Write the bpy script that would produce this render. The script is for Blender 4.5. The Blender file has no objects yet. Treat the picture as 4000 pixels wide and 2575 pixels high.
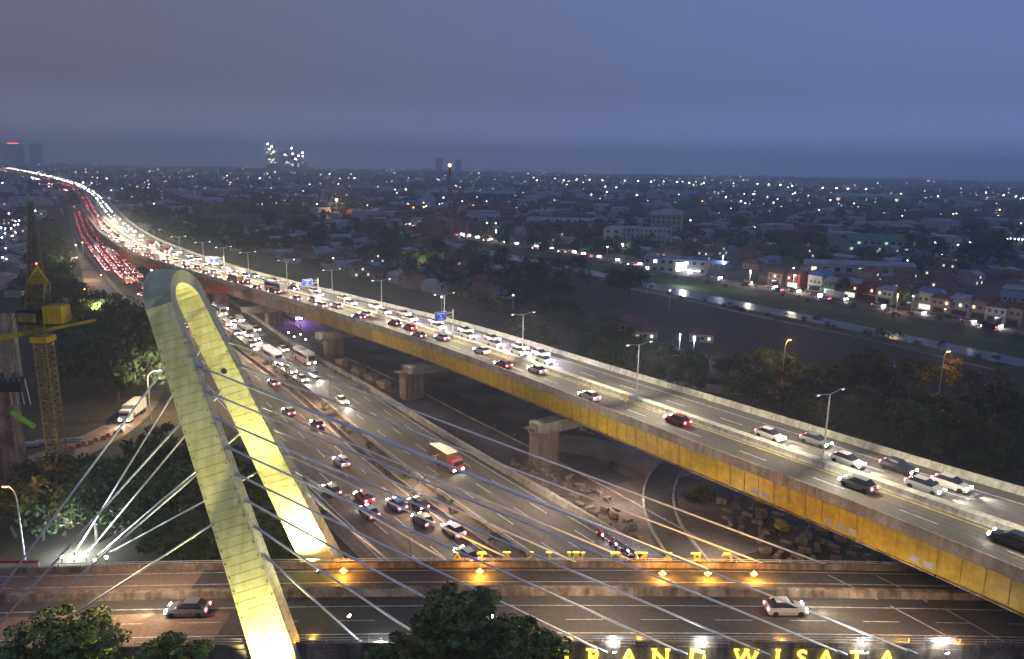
import bpy, math, random
from mathutils import Vector, Matrix, noise
random.seed(7)
R = random.Random(11)
sc = bpy.context.scene
col = sc.collection
# ---------------------------------------------------------------- camera
F_PX, CAM_H, HOR, ROLL = 2900.0, 60.0, 645.0, -0.018
PITCH = math.atan((1287.5 - HOR) / F_PX)
FW = Vector((0, math.cos(PITCH), -math.sin(PITCH)))
RT0 = Vector((1, 0, 0)); UP0 = RT0.cross(FW)
RT = RT0 * math.cos(ROLL) - UP0 * math.sin(ROLL)
UP = UP0 * math.cos(ROLL) + RT0 * math.sin(ROLL)
cam = bpy.data.cameras.new('camera'); camo = bpy.data.objects.new('camera', cam); col.objects.link(camo)
m = Matrix((RT, UP, -FW)).transposed().to_4x4(); m.translation = (0, 0, CAM_H)
camo.matrix_world = m
cam.sensor_width = 36; cam.lens = 36 * F_PX / 4000; cam.clip_start = 0.5; cam.clip_end = 40000
sc.camera = camo
# ---------------------------------------------------------------- world and exposure
w = bpy.data.worlds.new('World'); sc.world = w; w.use_nodes = True
nt = w.node_tree; nt.nodes.clear()
sky = nt.nodes.new('ShaderNodeTexSky'); sky.sky_type = 'NISHITA'; sky.sun_disc = False
sky.sun_elevation = math.radians(-2.5); sky.sun_rotation = math.radians(95)
sky.altitude = 60; sky.air_density = 1.6; sky.dust_density = 2.5; sky.ozone_density = 3.0
bg = nt.nodes.new('ShaderNodeBackground'); bg.inputs[1].default_value = 1.0
out = nt.nodes.new('ShaderNodeOutputWorld')
def wmix(blend, f):
    n = nt.nodes.new('ShaderNodeMix'); n.data_type = 'RGBA'; n.blend_type = blend
    if f is not None: n.inputs[0].default_value = f
    return n
SKY_GAIN = 2.6
mul = wmix('MULTIPLY', 1); mul.inputs[7].default_value = (SKY_GAIN, SKY_GAIN, SKY_GAIN, 1); nt.links.new(sky.outputs[0], mul.inputs[6])
tcw = nt.nodes.new('ShaderNodeTexCoord'); sep = nt.nodes.new('ShaderNodeSeparateXYZ'); nt.links.new(tcw.outputs['Generated'], sep.inputs[0])
mr = nt.nodes.new('ShaderNodeMapRange'); mr.inputs[1].default_value = -0.75; mr.inputs[2].default_value = 0.6; mr.interpolation_type = 'SMOOTHSTEP'
nt.links.new(sep.outputs[0], mr.inputs[0])
dusk = wmix('MIX', None); nt.links.new(mr.outputs[0], dusk.inputs[0])
dusk.inputs[6].default_value = (0.088, 0.084, 0.120, 1); dusk.inputs[7].default_value = (0.072, 0.108, 0.238, 1)
mx = wmix('MIX', 0.86); nt.links.new(mul.outputs[2], mx.inputs[6]); nt.links.new(dusk.outputs[2], mx.inputs[7])
mz = nt.nodes.new('ShaderNodeMapRange'); mz.inputs[1].default_value = 0.0; mz.inputs[2].default_value = 0.10; mz.inputs[3].default_value = 2.1; mz.inputs[4].default_value = 1.1; mz.interpolation_type = 'SMOOTHSTEP'
nt.links.new(sep.outputs[2], mz.inputs[0]); nt.links.new(mz.outputs[0], bg.inputs[1])
nt.links.new(mx.outputs[2], bg.inputs[0]); nt.links.new(bg.outputs[0], out.inputs[0])
sc.view_settings.view_transform = 'Standard'; sc.view_settings.look = 'None'
sc.view_settings.exposure = 0.8; sc.view_settings.gamma = 1.0; sc.view_settings.use_curve_mapping = False
sc.cycles.use_denoising = True
sc.cycles.max_bounces = 5; sc.cycles.diffuse_bounces = 2; sc.cycles.glossy_bounces = 2
sc.cycles.volume_bounces = 3; sc.cycles.transparent_max_bounces = 8
sc.cycles.sample_clamp_indirect = 2.0; sc.cycles.caustics_reflective = False; sc.cycles.caustics_refractive = False
sc.cycles.volume_step_rate = 4.0; sc.cycles.volume_max_steps = 64

def G(x, y, z=0.0):
    """ground point (at height z) seen at a photo pixel"""
    d = FW + RT * ((x - 2000) / F_PX) - UP * ((y - 1287.5) / F_PX)
    t = (z - CAM_H) / d.z
    return Vector((d.x * t, d.y * t, z))
def D(x, y, Y):
    d = FW + RT * ((x - 2000) / F_PX) - UP * ((y - 1287.5) / F_PX)
    t = Y / d.y
    return Vector((d.x * t, Y, CAM_H + d.z * t))
def PX(p):
    v = Vector(p) - Vector((0, 0, CAM_H)); k = v.dot(FW)
    return 2000 + F_PX * v.dot(RT) / k, 1287.5 - F_PX * v.dot(UP) / k

# ---------------------------------------------------------------- materials
def mat(name, c, rough=0.8, var=0.25, scale=0.4, metal=0.0, c2=None, bump=0.0, scale2=None, detail=6.0, spec=0.3):
    mt = bpy.data.materials.new(name); mt.use_nodes = True
    n = mt.node_tree; b = n.nodes['Principled BSDF']
    b.inputs['Roughness'].default_value = rough; b.inputs['Metallic'].default_value = metal
    b.inputs['Specular IOR Level'].default_value = spec
    tc = n.nodes.new('ShaderNodeTexCoord')
    no = n.nodes.new('ShaderNodeTexNoise'); no.inputs['Scale'].default_value = scale; no.inputs['Detail'].default_value = detail
    geo = n.nodes.new('ShaderNodeNewGeometry')
    n.links.new(geo.outputs['Position'], no.inputs['Vector'])
    rp = n.nodes.new('ShaderNodeValToRGB')
    c = tuple(c); c2 = tuple(c2) if c2 else tuple(min(1, v * (1 + var)) for v in c)
    lo = tuple(v * (1 - var) for v in c)
    rp.color_ramp.elements[0].position = 0.35; rp.color_ramp.elements[1].position = 0.65
    rp.color_ramp.elements[0].color = (*lo, 1); rp.color_ramp.elements[1].color = (*c2, 1)
    n.links.new(no.outputs[0], rp.inputs[0])
    no2 = n.nodes.new('ShaderNodeTexNoise'); no2.inputs['Scale'].default_value = scale2 or scale * 9; no2.inputs['Detail'].default_value = 4
    n.links.new(geo.outputs['Position'], no2.inputs['Vector'])
    mx = n.nodes.new('ShaderNodeMix'); mx.data_type = 'RGBA'; mx.blend_type = 'OVERLAY'; mx.inputs[0].default_value = 0.5
    n.links.new(rp.outputs[0], mx.inputs[6]); n.links.new(no2.outputs[0], mx.inputs[7])
    n.links.new(mx.outputs[2], b.inputs['Base Color'])
    if bump:
        bp = n.nodes.new('ShaderNodeBump'); bp.inputs['Strength'].default_value = bump; bp.inputs['Distance'].default_value = 0.1
        n.links.new(no2.outputs[0], bp.inputs['Height']); n.links.new(bp.outputs[0], b.inputs['Normal'])
    return mt
def emis(name, c, s, sampled=False):
    mt = bpy.data.materials.new(name); mt.use_nodes = True
    b = mt.node_tree.nodes['Principled BSDF']
    b.inputs['Base Color'].default_value = (0.5, 0.5, 0.5, 1)
    b.inputs['Emission Color'].default_value = (*c, 1); b.inputs['Emission Strength'].default_value = s
    if not sampled: mt.cycles.emission_sampling = 'NONE'
    return mt
M = {}
M['ground'] = mat('earth_and_scrub', (0.05, 0.06, 0.036), 0.95, 0.45, 0.012, c2=(0.075, 0.06, 0.04), scale2=0.25)
M['grass'] = mat('grass_bank', (0.035, 0.065, 0.018), 0.95, 0.4, 0.05, c2=(0.07, 0.11, 0.03), scale2=1.2)
M['field'] = mat('bare_field', (0.075, 0.06, 0.055), 0.95, 0.35, 0.02, c2=(0.05, 0.055, 0.03), scale2=0.4)
M['dirt'] = mat('compacted_dirt', (0.26, 0.2, 0.165), 0.95, 0.3, 0.12, scale2=1.5, bump=0.3)
M['yard'] = mat('yard_earth', (0.13, 0.11, 0.095), 0.95, 0.4, 0.1, scale2=1.1, bump=0.4)
M['asphalt'] = mat('asphalt', (0.075, 0.07, 0.064), 0.72, 0.25, 0.06, scale2=1.6, bump=0.05, spec=0.35)
M['asphalt_deck'] = mat('deck_asphalt', (0.105, 0.1, 0.088), 0.62, 0.18, 0.05, scale2=2.2, spec=0.4)
M['asphalt_old'] = mat('worn_asphalt', (0.1, 0.085, 0.07), 0.8, 0.25, 0.08, scale2=1.4)
M['pave'] = mat('concrete_pavement', (0.2, 0.15, 0.11), 0.85, 0.2, 0.1, scale2=2.0)
M['conc'] = mat('concrete', (0.3, 0.29, 0.26), 0.85, 0.22, 0.25, scale2=2.5, bump=0.1)
M['conc_old'] = mat('stained_concrete', (0.24, 0.2, 0.16), 0.9, 0.4, 0.4, scale2=2.5, bump=0.2)
M['conc_pale'] = mat('pale_parapet_concrete', (0.46, 0.47, 0.42), 0.8, 0.14, 0.2, scale2=2.0)
M['paint'] = mat('white_road_paint', (0.52, 0.52, 0.49), 0.6, 0.35, 1.8)
M['ypaint'] = mat('yellow_road_paint', (0.5, 0.38, 0.12), 0.6, 0.3, 1.5)
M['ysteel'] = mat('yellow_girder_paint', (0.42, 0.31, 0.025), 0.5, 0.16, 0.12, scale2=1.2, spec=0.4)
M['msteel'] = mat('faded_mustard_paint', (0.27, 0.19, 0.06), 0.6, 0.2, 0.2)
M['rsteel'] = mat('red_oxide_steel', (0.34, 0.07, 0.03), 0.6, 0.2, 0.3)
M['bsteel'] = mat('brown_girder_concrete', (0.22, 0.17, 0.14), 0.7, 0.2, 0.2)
M['pylon'] = mat('pale_yellow_pylon_paint', (0.66, 0.65, 0.38), 0.45, 0.08, 0.12, scale2=0.9, spec=0.4)
M['cable'] = mat('cable_sheath', (0.8, 0.82, 0.8), 0.35, 0.06, 0.4, spec=0.6)
M['galv'] = mat('galvanised_steel', (0.48, 0.5, 0.5), 0.45, 0.1, 1.0, metal=0.3)
M['dark'] = mat('dark_metal', (0.03, 0.03, 0.03), 0.6, 0.1, 1.0)
M['cyel'] = mat('crane_yellow_paint', (0.42, 0.31, 0.02), 0.5, 0.15, 0.6)
M['ctan'] = mat('crane_mast_weathered_paint', (0.2, 0.16, 0.07), 0.6, 0.2, 0.6)
M['green'] = mat('green_strut_paint', (0.2, 0.5, 0.04), 0.5, 0.1, 1)
M['glass'] = mat('dark_glass', (0.02, 0.025, 0.03), 0.1, 0.1, 1, spec=0.6)
M['tyre'] = mat('tyre_rubber', (0.02, 0.02, 0.02), 0.9, 0.1, 3)
M['leaf'] = mat('leaves_green', (0.055, 0.10, 0.03), 0.7, 0.4, 0.35, c2=(0.1, 0.15, 0.045), scale2=3, spec=0.25)
M['leaf2'] = mat('leaves_olive', (0.06, 0.075, 0.03), 0.75, 0.4, 0.3, c2=(0.1, 0.1, 0.04), scale2=2, spec=0.25)
M['leaf3'] = mat('leaves_dark', (0.03, 0.055, 0.025), 0.8, 0.4, 0.2, scale2=2, spec=0.2)
M['bark'] = mat('bark', (0.09, 0.07, 0.05), 0.95, 0.3, 1.2)
M['water'] = mat('canal_water', (0.02, 0.028, 0.028), 0.3, 0.3, 0.03, spec=0.5, bump=0.6, scale2=0.8)
M['wall_w'] = mat('white_plaster', (0.32, 0.34, 0.36), 0.9, 0.12, 0.2)
M['wall_g'] = mat('grey_plaster', (0.3, 0.31, 0.33), 0.9, 0.15, 0.2)
M['wall_r'] = mat('red_painted_wall', (0.2, 0.05, 0.045), 0.85, 0.15, 0.3)
M['wall_y'] = mat('yellow_painted_wall', (0.6, 0.5, 0.18), 0.85, 0.12, 0.3)
M['wall_gr'] = mat('green_painted_wall', (0.05, 0.13, 0.08), 0.85, 0.12, 0.3)
M['wall_p'] = mat('pink_plaster', (0.24, 0.16, 0.15), 0.85, 0.12, 0.3)
M['roof_r'] = mat('clay_tile_roof', (0.12, 0.06, 0.055), 0.9, 0.3, 0.4)
M['roof_b'] = mat('blue_metal_roof', (0.08, 0.14, 0.26), 0.5, 0.15, 0.3)
M['roof_g'] = mat('grey_metal_roof', (0.26, 0.28, 0.3), 0.6, 0.2, 0.3)
M['roof_gr'] = mat('green_roof', (0.04, 0.16, 0.09), 0.6, 0.2, 0.3)
M['blue'] = mat('blue_sign_face', (0.02, 0.06, 0.6), 0.5, 0.05, 1)
M['lettery'] = emis('lit_yellow_letters', (1.0, 0.8, 0.05), 1.5)
M['e_white'] = emis('cool_white_lamp', (0.9, 0.95, 1.0), 30)
M['e_whites'] = emis('cool_white_lamp_small', (0.85, 0.92, 1.0), 9)
M['e_warm'] = emis('warm_white_lamp', (1.0, 0.86, 0.6), 22)
M['e_or'] = emis('sodium_orange_lamp', (1.0, 0.45, 0.08), 22)
M['e_red'] = emis('red_lamp', (1.0, 0.08, 0.1), 9)
M['e_head'] = emis('headlamp', (1.0, 0.95, 0.86), 70)
M['e_headb'] = emis('bluish_headlamp', (0.72, 0.66, 1.0), 80)
M['e_tail'] = emis('tail_lamp', (1.0, 0.10, 0.14), 10)
M['e_amber'] = emis('amber_lamp', (1.0, 0.42, 0.02), 30)
M['e_win'] = emis('lit_window', (1.0, 0.8, 0.45), 0.8)
M['e_winc'] = emis('lit_cool_window', (0.85, 0.9, 0.8), 0.6)
M['e_shop'] = emis('shop_light', (0.95, 0.95, 1.0), 2.2)
M['e_blue'] = emis('blue_lamp', (0.12, 0.05, 1.0), 12)
M['e_green'] = emis('green_lamp', (0.5, 1.0, 0.55), 0.5)
M['e_flood'] = emis('floodlight_lens', (0.98, 1.0, 0.8), 60)

def wear(mt, period, amt):
    n = mt.node_tree; b = n.nodes['Principled BSDF']; src = b.inputs['Base Color'].links[0].from_socket
    uvn = n.nodes.new('ShaderNodeUVMap'); uvn.uv_map = 'road'; sp = n.nodes.new('ShaderNodeSeparateXYZ'); n.links.new(uvn.outputs[0], sp.inputs[0])
    m1 = n.nodes.new('ShaderNodeMath'); m1.operation = 'MULTIPLY'; m1.inputs[1].default_value = 6.2832/period; n.links.new(sp.outputs[0], m1.inputs[0])
    m2 = n.nodes.new('ShaderNodeMath'); m2.operation = 'COSINE'; n.links.new(m1.outputs[0], m2.inputs[0])
    mp = n.nodes.new('ShaderNodeMapping'); mp.inputs['Scale'].default_value = (0.9, 0.035, 1); n.links.new(uvn.outputs[0], mp.inputs[0])
    ns = n.nodes.new('ShaderNodeTexNoise'); ns.inputs['Scale'].default_value = 1.0; ns.inputs['Detail'].default_value = 5; n.links.new(mp.outputs[0], ns.inputs[0])
    br_ = n.nodes.new('ShaderNodeTexBrick'); br_.inputs['Scale'].default_value = 1.0; br_.inputs['Brick Width'].default_value = 3.6; br_.inputs['Row Height'].default_value = 17.0; br_.inputs['Mortar Size'].default_value = 0.03
    br_.inputs['Color1'].default_value = (0.82,0.82,0.82,1); br_.inputs['Color2'].default_value = (1.12,1.12,1.12,1); br_.inputs['Mortar'].default_value = (0.6,0.6,0.6,1); n.links.new(uvn.outputs[0], br_.inputs[0])
    m3 = n.nodes.new('ShaderNodeMath'); m3.operation = 'MULTIPLY_ADD'; m3.inputs[1].default_value = amt; m3.inputs[2].default_value = 0.55; n.links.new(m2.outputs[0], m3.inputs[0])
    m4 = n.nodes.new('ShaderNodeMath'); m4.operation = 'MULTIPLY_ADD'; m4.inputs[1].default_value = 0.95; n.links.new(ns.outputs[0], m4.inputs[0]); n.links.new(m3.outputs[0], m4.inputs[2])
    k = n.nodes.new('ShaderNodeMix'); k.data_type = 'RGBA'; k.blend_type = 'MULTIPLY'; k.inputs[0].default_value = 1; n.links.new(src, k.inputs[6]); n.links.new(m4.outputs[0], k.inputs[7])
    k2 = n.nodes.new('ShaderNodeMix'); k2.data_type = 'RGBA'; k2.blend_type = 'MULTIPLY'; k2.inputs[0].default_value = 0.7; n.links.new(k.outputs[2], k2.inputs[6]); n.links.new(br_.outputs[0], k2.inputs[7]); n.links.new(k2.outputs[2], b.inputs['Base Color'])
def streaks(mt, amt, sc_=1.2):
    n = mt.node_tree; b = n.nodes['Principled BSDF']; src = b.inputs['Base Color'].links[0].from_socket
    g_ = n.nodes.new('ShaderNodeNewGeometry'); mp = n.nodes.new('ShaderNodeMapping'); mp.inputs['Scale'].default_value = (sc_, sc_, 0.08); n.links.new(g_.outputs['Position'], mp.inputs[0])
    ns = n.nodes.new('ShaderNodeTexNoise'); ns.inputs['Scale'].default_value = 1.0; ns.inputs['Detail'].default_value = 6; n.links.new(mp.outputs[0], ns.inputs[0])
    rp = n.nodes.new('ShaderNodeValToRGB'); rp.color_ramp.elements[0].position = 0.4; rp.color_ramp.elements[1].position = 0.56; v = 1-amt; rp.color_ramp.elements[0].color = (v, v*0.95, v*0.88, 1); rp.color_ramp.elements[1].color = (1,1,1,1)
    n.links.new(ns.outputs[0], rp.inputs[0]); k = n.nodes.new('ShaderNodeMix'); k.data_type = 'RGBA'; k.blend_type = 'MULTIPLY'; k.inputs[0].default_value = 1; n.links.new(src, k.inputs[6]); n.links.new(rp.outputs[0], k.inputs[7]); n.links.new(k.outputs[2], b.inputs['Base Color'])
wear(M['asphalt_deck'], 1.85, 0.09); M['toll_l'] = mat('toll_asphalt_brown', (0.125, 0.104, 0.085), 0.8, 0.25, 0.08, scale2=1.4); wear(M['toll_l'], 1.8, 0.12)
M['toll_r'] = mat('toll_asphalt_grey', (0.088, 0.082, 0.076), 0.72, 0.25, 0.06, scale2=1.6); wear(M['toll_r'], 1.8, 0.14)
for k_, a_ in (('pylon', 0.13), ('ysteel', 0.14), ('conc', 0.2), ('conc_old', 0.4), ('conc_pale', 0.25), ('bsteel', 0.35)): streaks(M[k_], a_)
# ---------------------------------------------------------------- builders
class MB:
    def __init__(s): s.v = []; s.f = []
    def quad(s, a, b, c, d):
        n = len(s.v); s.v += [tuple(a), tuple(b), tuple(c), tuple(d)]; s.f.append((n, n+1, n+2, n+3)); return s
    def box(s, c, size, rz=0.0, top=1.0, ax=None):
        hx, hy, hz = size[0]/2, size[1]/2, size[2]/2
        n = len(s.v); cs, sn = math.cos(rz), math.sin(rz)
        for k in (-1, 1):
            t = top if k > 0 else 1
            for i, j in ((-1,-1),(1,-1),(1,1),(-1,1)):
                x, y = i*hx*t, j*hy*t
                s.v.append((c[0]+x*cs-y*sn, c[1]+x*sn+y*cs, c[2]+k*hz))
        s.f += [(n+3,n+2,n+1,n),(n+4,n+5,n+6,n+7),(n,n+1,n+5,n+4),(n+1,n+2,n+6,n+5),(n+2,n+3,n+7,n+6),(n+3,n,n+4,n+7)]
        return s
    def tube(s, p0, p1, r0, r1=None, n=6, cap=True):
        p0, p1 = Vector(p0), Vector(p1); r1 = r0 if r1 is None else r1
        d = (p1-p0)
        if d.length < 1e-6: return s
        d.normalize(); u = d.orthogonal().normalized(); w_ = d.cross(u); k = len(s.v)
        for p, r in ((p0, r0), (p1, r1)):
            for i in range(n):
                a = 2*math.pi*i/n; s.v.append(tuple(p + (u*math.cos(a) + w_*math.sin(a))*r))
        for i in range(n):
            j = (i+1) % n; s.f.append((k+i, k+j, k+n+j, k+n+i))
        if cap: s.f.append(tuple(k+i for i in reversed(range(n)))); s.f.append(tuple(k+n+i for i in range(n)))
        return s
    def hexa(s, lo, hi):
        n = len(s.v); s.v += [tuple(p) for p in lo] + [tuple(p) for p in hi]
        s.f += [(n+3,n+2,n+1,n),(n+4,n+5,n+6,n+7),(n,n+1,n+5,n+4),(n+1,n+2,n+6,n+5),(n+2,n+3,n+7,n+6),(n+3,n,n+4,n+7)]
        return s
    def octa(s, c, r, rz=None):
        n = len(s.v); rz = r if rz is None else rz
        s.v += [(c[0]+r,c[1],c[2]),(c[0],c[1]+r,c[2]),(c[0]-r,c[1],c[2]),(c[0],c[1]-r,c[2]),(c[0],c[1],c[2]+rz),(c[0],c[1],c[2]-rz)]
        for i in range(4):
            j = (i+1) % 4; s.f += [(n+i, n+j, n+4), (n+j, n+i, n+5)]
        return s
    def mesh(s, name, mt, smooth=False):
        me = bpy.data.meshes.new(name); me.from_pydata(s.v, [], s.f); me.update()
        if isinstance(mt, (list, tuple)):
            for q in mt: me.materials.append(q)
        else: me.materials.append(mt)
        if smooth: me.polygons.foreach_set('use_smooth', [True]*len(me.polygons))
        return me
    def build(s, name, mt, parent=None, smooth=False, stuff=False):
        o = bpy.data.objects.new(name, s.mesh(name, mt, smooth)); col.objects.link(o)
        if parent: o.parent = parent
        if stuff: o['kind'] = 'stuff'
        return o
def tag(o, label=None, cat=None, group=None, kind=None):
    if label: o['label'] = label
    if cat: o['category'] = cat
    if group: o['group'] = group
    if kind: o['kind'] = kind
    return o
def thing(name, label, cat, loc=(0,0,0), rz=0.0, group=None):
    o = bpy.data.objects.new(name, None); col.objects.link(o); o.empty_display_size = 0.3
    o.location = loc; o.rotation_euler = (0, 0, rz); return tag(o, label, cat, group)
KIDS = {}
def kids(o):
    return list(o.children)
def copy_tree(o, parent=None, loc=None, rz=None, scale=None, label=None, group=None):
    c = o.copy(); col.objects.link(c); c.parent = parent
    if loc is not None: c.location = loc
    if rz is not None: c.rotation_euler = (0, 0, rz)
    if scale is not None: c.scale = scale if hasattr(scale, '__len__') else (scale,)*3
    if label: c['label'] = label
    if group: c['group'] = group
    for ch in kids(o): copy_tree(ch, c)
    return c
def inst(me, name, parent, loc=(0,0,0), rz=0.0, scale=None):
    o = bpy.data.objects.new(name, me); col.objects.link(o); o.parent = parent; o.location = loc; o.rotation_euler = (0,0,rz)
    if scale: o.scale = scale
    return o
def lamp(kind, name, loc, power, color, parent=None, direc=None, size=0.3, angle=120, blend=0.6):
    l = bpy.data.lights.new(name, kind); l.energy = power; l.color = color; l.shadow_soft_size = size
    if kind == 'SPOT': l.spot_size = math.radians(angle); l.spot_blend = blend
    o = bpy.data.objects.new(name, l); col.objects.link(o); o.location = loc
    if parent: o.parent = parent
    if direc is not None: o.rotation_euler = Vector(direc).to_track_quat('-Z', 'Y').to_euler()
    return o
def catmull(pts, step):
    P = [Vector(p) for p in pts]; P = [P[0]*2-P[1]] + P + [P[-1]*2-P[-2]]; outp = []
    for i in range(1, len(P)-2):
        a, b, c, d = P[i-1:i+3]; n = max(1, int((c-b).length/step))
        for k in range(n):
            t = k/n
            outp.append(0.5*((2*b)+(c-a)*t+(2*a-5*b+4*c-d)*t*t+(3*b-a-3*c+d)*t**3))
    outp.append(P[-2]); return outp
def resample(pts, n):
    ls = [0]
    for a, b in zip(pts, pts[1:]): ls.append(ls[-1]+(b-a).length)
    res = []; j = 0
    for k in range(n):
        s_ = ls[-1]*k/(n-1)
        while j < len(ls)-2 and ls[j+1] < s_: j += 1
        t = (s_-ls[j])/max(1e-9, ls[j+1]-ls[j]); res.append(pts[j].lerp(pts[j+1], t))
    return res
def smooth(pts, it):
    for _ in range(it):
        pts = [pts[0]] + [(pts[i-1]+pts[i]*2+pts[i+1])/4 for i in range(1, len(pts)-1)] + [pts[-1]]
    return pts

class Road:
    """a pair of matched edge lines; at(s, u) gives a point s metres along, u across (0 left, 1 right)"""
    def __init__(s, left, right, step=4.0, sm=6):
        Lp = smooth(catmull(left, step), sm); Rp = smooth(catmull(right, step), sm)
        s.A = []; s.B = []; s.s = [0]; s.u0 = 0; j0 = 0
        for a in Lp:
            best = None
            for i in range(max(0, j0-2), min(len(Rp)-1, j0+60)):
                d = Rp[i+1]-Rp[i]; d2 = Vector((d.x, d.y)); t = 0
                if d2.length > 1e-6: t = max(0, min(1, (Vector((a.x, a.y))-Vector((Rp[i].x, Rp[i].y))).dot(d2)/d2.length_squared))
                q = Rp[i]+d*t; dd = (Vector((q.x-a.x, q.y-a.y))).length
                if best is None or dd < best[0]: best = (dd, q, i)
            s.A.append(a.copy()); q = best[1].copy(); q.z = a.z; s.B.append(q); j0 = best[2]
        s.B = smooth(s.B, 4); 
        for i in range(1, len(s.A)): s.s.append(s.s[-1]+(s.A[i]-s.A[i-1]).length)
        s.len = s.s[-1]
    def idx(s, d):
        d = max(0, min(s.len-1e-3, d)); lo, hi = 0, len(s.s)-1
        while hi-lo > 1:
            mid = (lo+hi)//2
            if s.s[mid] <= d: lo = mid
            else: hi = mid
        return lo, (d-s.s[lo])/(s.s[lo+1]-s.s[lo])
    def at(s, d, u, dz=0.0, off=0.0):
        i, t = s.idx(d); a = s.A[i].lerp(s.A[i+1], t); b = s.B[i].lerp(s.B[i+1], t)
        p = a.lerp(b, u)
        if off:
            e = (b-a); e.z = 0; e.normalize(); p = p+e*off
        return p+Vector((0, 0, dz))
    def heading(s, d, u=0.5):
        q = s.at(min(s.len, d+3), u)-s.at(max(0, d-3), u); return math.atan2(q.y, q.x)
    def ribbon(s, name, mt, u0, u1, dz, d0=0, d1=None, off0=0, off1=0, step=4, parent=None, mb=None):
        d1 = s.len if d1 is None else d1; b = mb or MB(); n = max(1, int((d1-d0)/step))
        k = len(b.v)
        for i in range(n+1):
            d = d0+(d1-d0)*i/n
            b.v.append(tuple(s.at(d, u0, dz, off0))); b.v.append(tuple(s.at(d, u1, dz, off1)))
            if i: q = k+2*i; b.f.append((q-2, q-1, q+1, q))
        if mb: return b
        o = b.build(name, mt, parent); uv = o.data.uv_layers.new(name='road'); wd_ = (s.at(d0, u1)-s.at(d0, u0)).length
        for pl in o.data.polygons:
            for li in pl.loop_indices:
                vi_ = o.data.loops[li].vertex_index; uv.data[li].uv = ((vi_ % 2)*wd_, d0+(d1-d0)*(vi_//2)/n)
        return o
    def wall(s, u, off, prof, d0, d1, step=4, mb=None):
        """sweep a closed profile [(across, up)] along the road"""
        b = mb or MB(); n = max(1, int(round((d1-d0)/step))); k = len(b.v); m_ = len(prof)
        for i in range(n+1):
            d = d0+(d1-d0)*i/n
            for (x, z) in prof: b.v.append(tuple(s.at(d, u, z, off+x)))
            if i:
                q = k+m_*i
                for j in range(m_):
                    jj = (j+1) % m_; b.f.append((q-m_+j, q-m_+jj, q+jj, q+j))
        b.f.append(tuple(k+j for j in reversed(range(m_)))); b.f.append(tuple(k+m_*n+j for j in range(m_)))
        return b
    def find(s, px, u=0.0, lo=0, hi=None):
        best = None; d = lo; hi = s.len if hi is None else hi
        while d < hi:
            x = PX(s.at(d, u))[0]
            if best is None or abs(x-px) < best[0]: best = (abs(x-px), d)
            d += 2
        return best[1]

# ---------------------------------------------------------------- haze
hz = MB().box((0, 3150, 94), (11400, 7100, 190))
hm = bpy.data.materials.new('haze_air'); hm.use_nodes = True
hn = hm.node_tree; hn.nodes.clear(); ho = hn.nodes.new('ShaderNodeOutputMaterial'); hp = hn.nodes.new('ShaderNodeVolumePrincipled')
hp.inputs['Color'].default_value = (0.82, 0.92, 1.0, 1); hp.inputs['Density'].default_value = 0.00034; hp.inputs['Anisotropy'].default_value = 0.45
hn.links.new(hp.outputs[0], ho.inputs['Volume'])
tag(hz.build('haze', hm), 'pale dusk haze hanging over the whole city', 'haze', kind='stuff')

# ---------------------------------------------------------------- ground and water
g = MB(); g.quad((-5600, -300, 0), (5600, -300, 0), (5600, 6600, 0), (-5600, 6600, 0))
tag(g.build('ground', M['ground']), kind='structure')

riv_lo = [(900,800),(1100,822),(1330,868),(1520,905),(1750,960),(2000,1018),(2240,1062),(2480,1110),(2600,1145),(2800,1188),(3073,1237),(3268,1279),(3390,1303),(3594,1347),(3828,1400),(3989,1435),(4300,1500)]
riv_hi = [(900,790),(1100,812),(1330,852),(1520,885),(1750,932),(2000,985),(2240,1032),(2480,1080),(2680,1122),(2850,1158),(3097,1206),(3273,1240),(3487,1280),(3779,1340),(4000,1388),(4300,1450)]
def ylo(x):
    for (x0, y0), (x1, y1) in zip(riv_lo, riv_lo[1:]):
        if x0 <= x <= x1: return y0+(y1-y0)*(x-x0)/(x1-x0)
    return riv_lo[-1][1]
river = Road([G(x, y) for x, y in riv_lo], [G(x, y*0.65+(riv_lo[0][1]+0)*0+ylo(x)*0.35) for x, y in riv_hi], 12, 3)
bank = Road([G(x, y+6) for x, y in riv_lo], [G(x, y-12-0.004*x) for x, y in riv_hi], 12, 3)
tag(bank.ribbon('river_bank', M['grass'], 0, 1, 0.04, off0=-6, off1=6, step=10), kind='structure')
tag(river.ribbon('river', M['water'], 0, 1, 0.08, step=8), kind='structure')
rr = [(1000,795),(1173,817),(1409,850),(1633,890),(1751,916),(2000,962),(2148,981),(2338,1013),(2397,1028),(2515,1047),(2675,1080),(3000,1133),(3190,1167),(3380,1206),(3672,1252),(4000,1313),(4300,1370)]
rroad = Road([G(x, y+3) for x, y in rr], [G(x, y-5-0.0035*x) for x, y in rr], 12, 3)
tag(rroad.ribbon('riverside_road', M['asphalt_old'], 0, 1, 0.12, step=8), kind='structure')
fld = Road([G(x, y) for x, y in ((2150,1230),(2600,1310),(3000,1400),(3400,1430),(3900,1500))], [G(x, y) for x, y in ((2300,1110),(2536,1145),(3000,1250),(3487,1352),(3950,1440))], 12, 2)
tag(fld.ribbon('bare_field', M['field'], 0, 1, 0.03, step=10), kind='structure')
trk = Road([G(x, y+2) for x, y in ((2400,1115),(2536,1143),(2731,1181),(3000,1250),(3341,1308),(3487,1352),(3633,1381),(3900,1450))], [G(x, y-3) for x, y in ((2400,1115),(2536,1143),(2731,1181),(3000,1250),(3341,1308),(3487,1352),(3633,1381),(3900,1450))], 12, 2)
tag(trk.ribbon('dirt_track', M['dirt'], 0, 1, 0.09, step=10), kind='structure')
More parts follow.
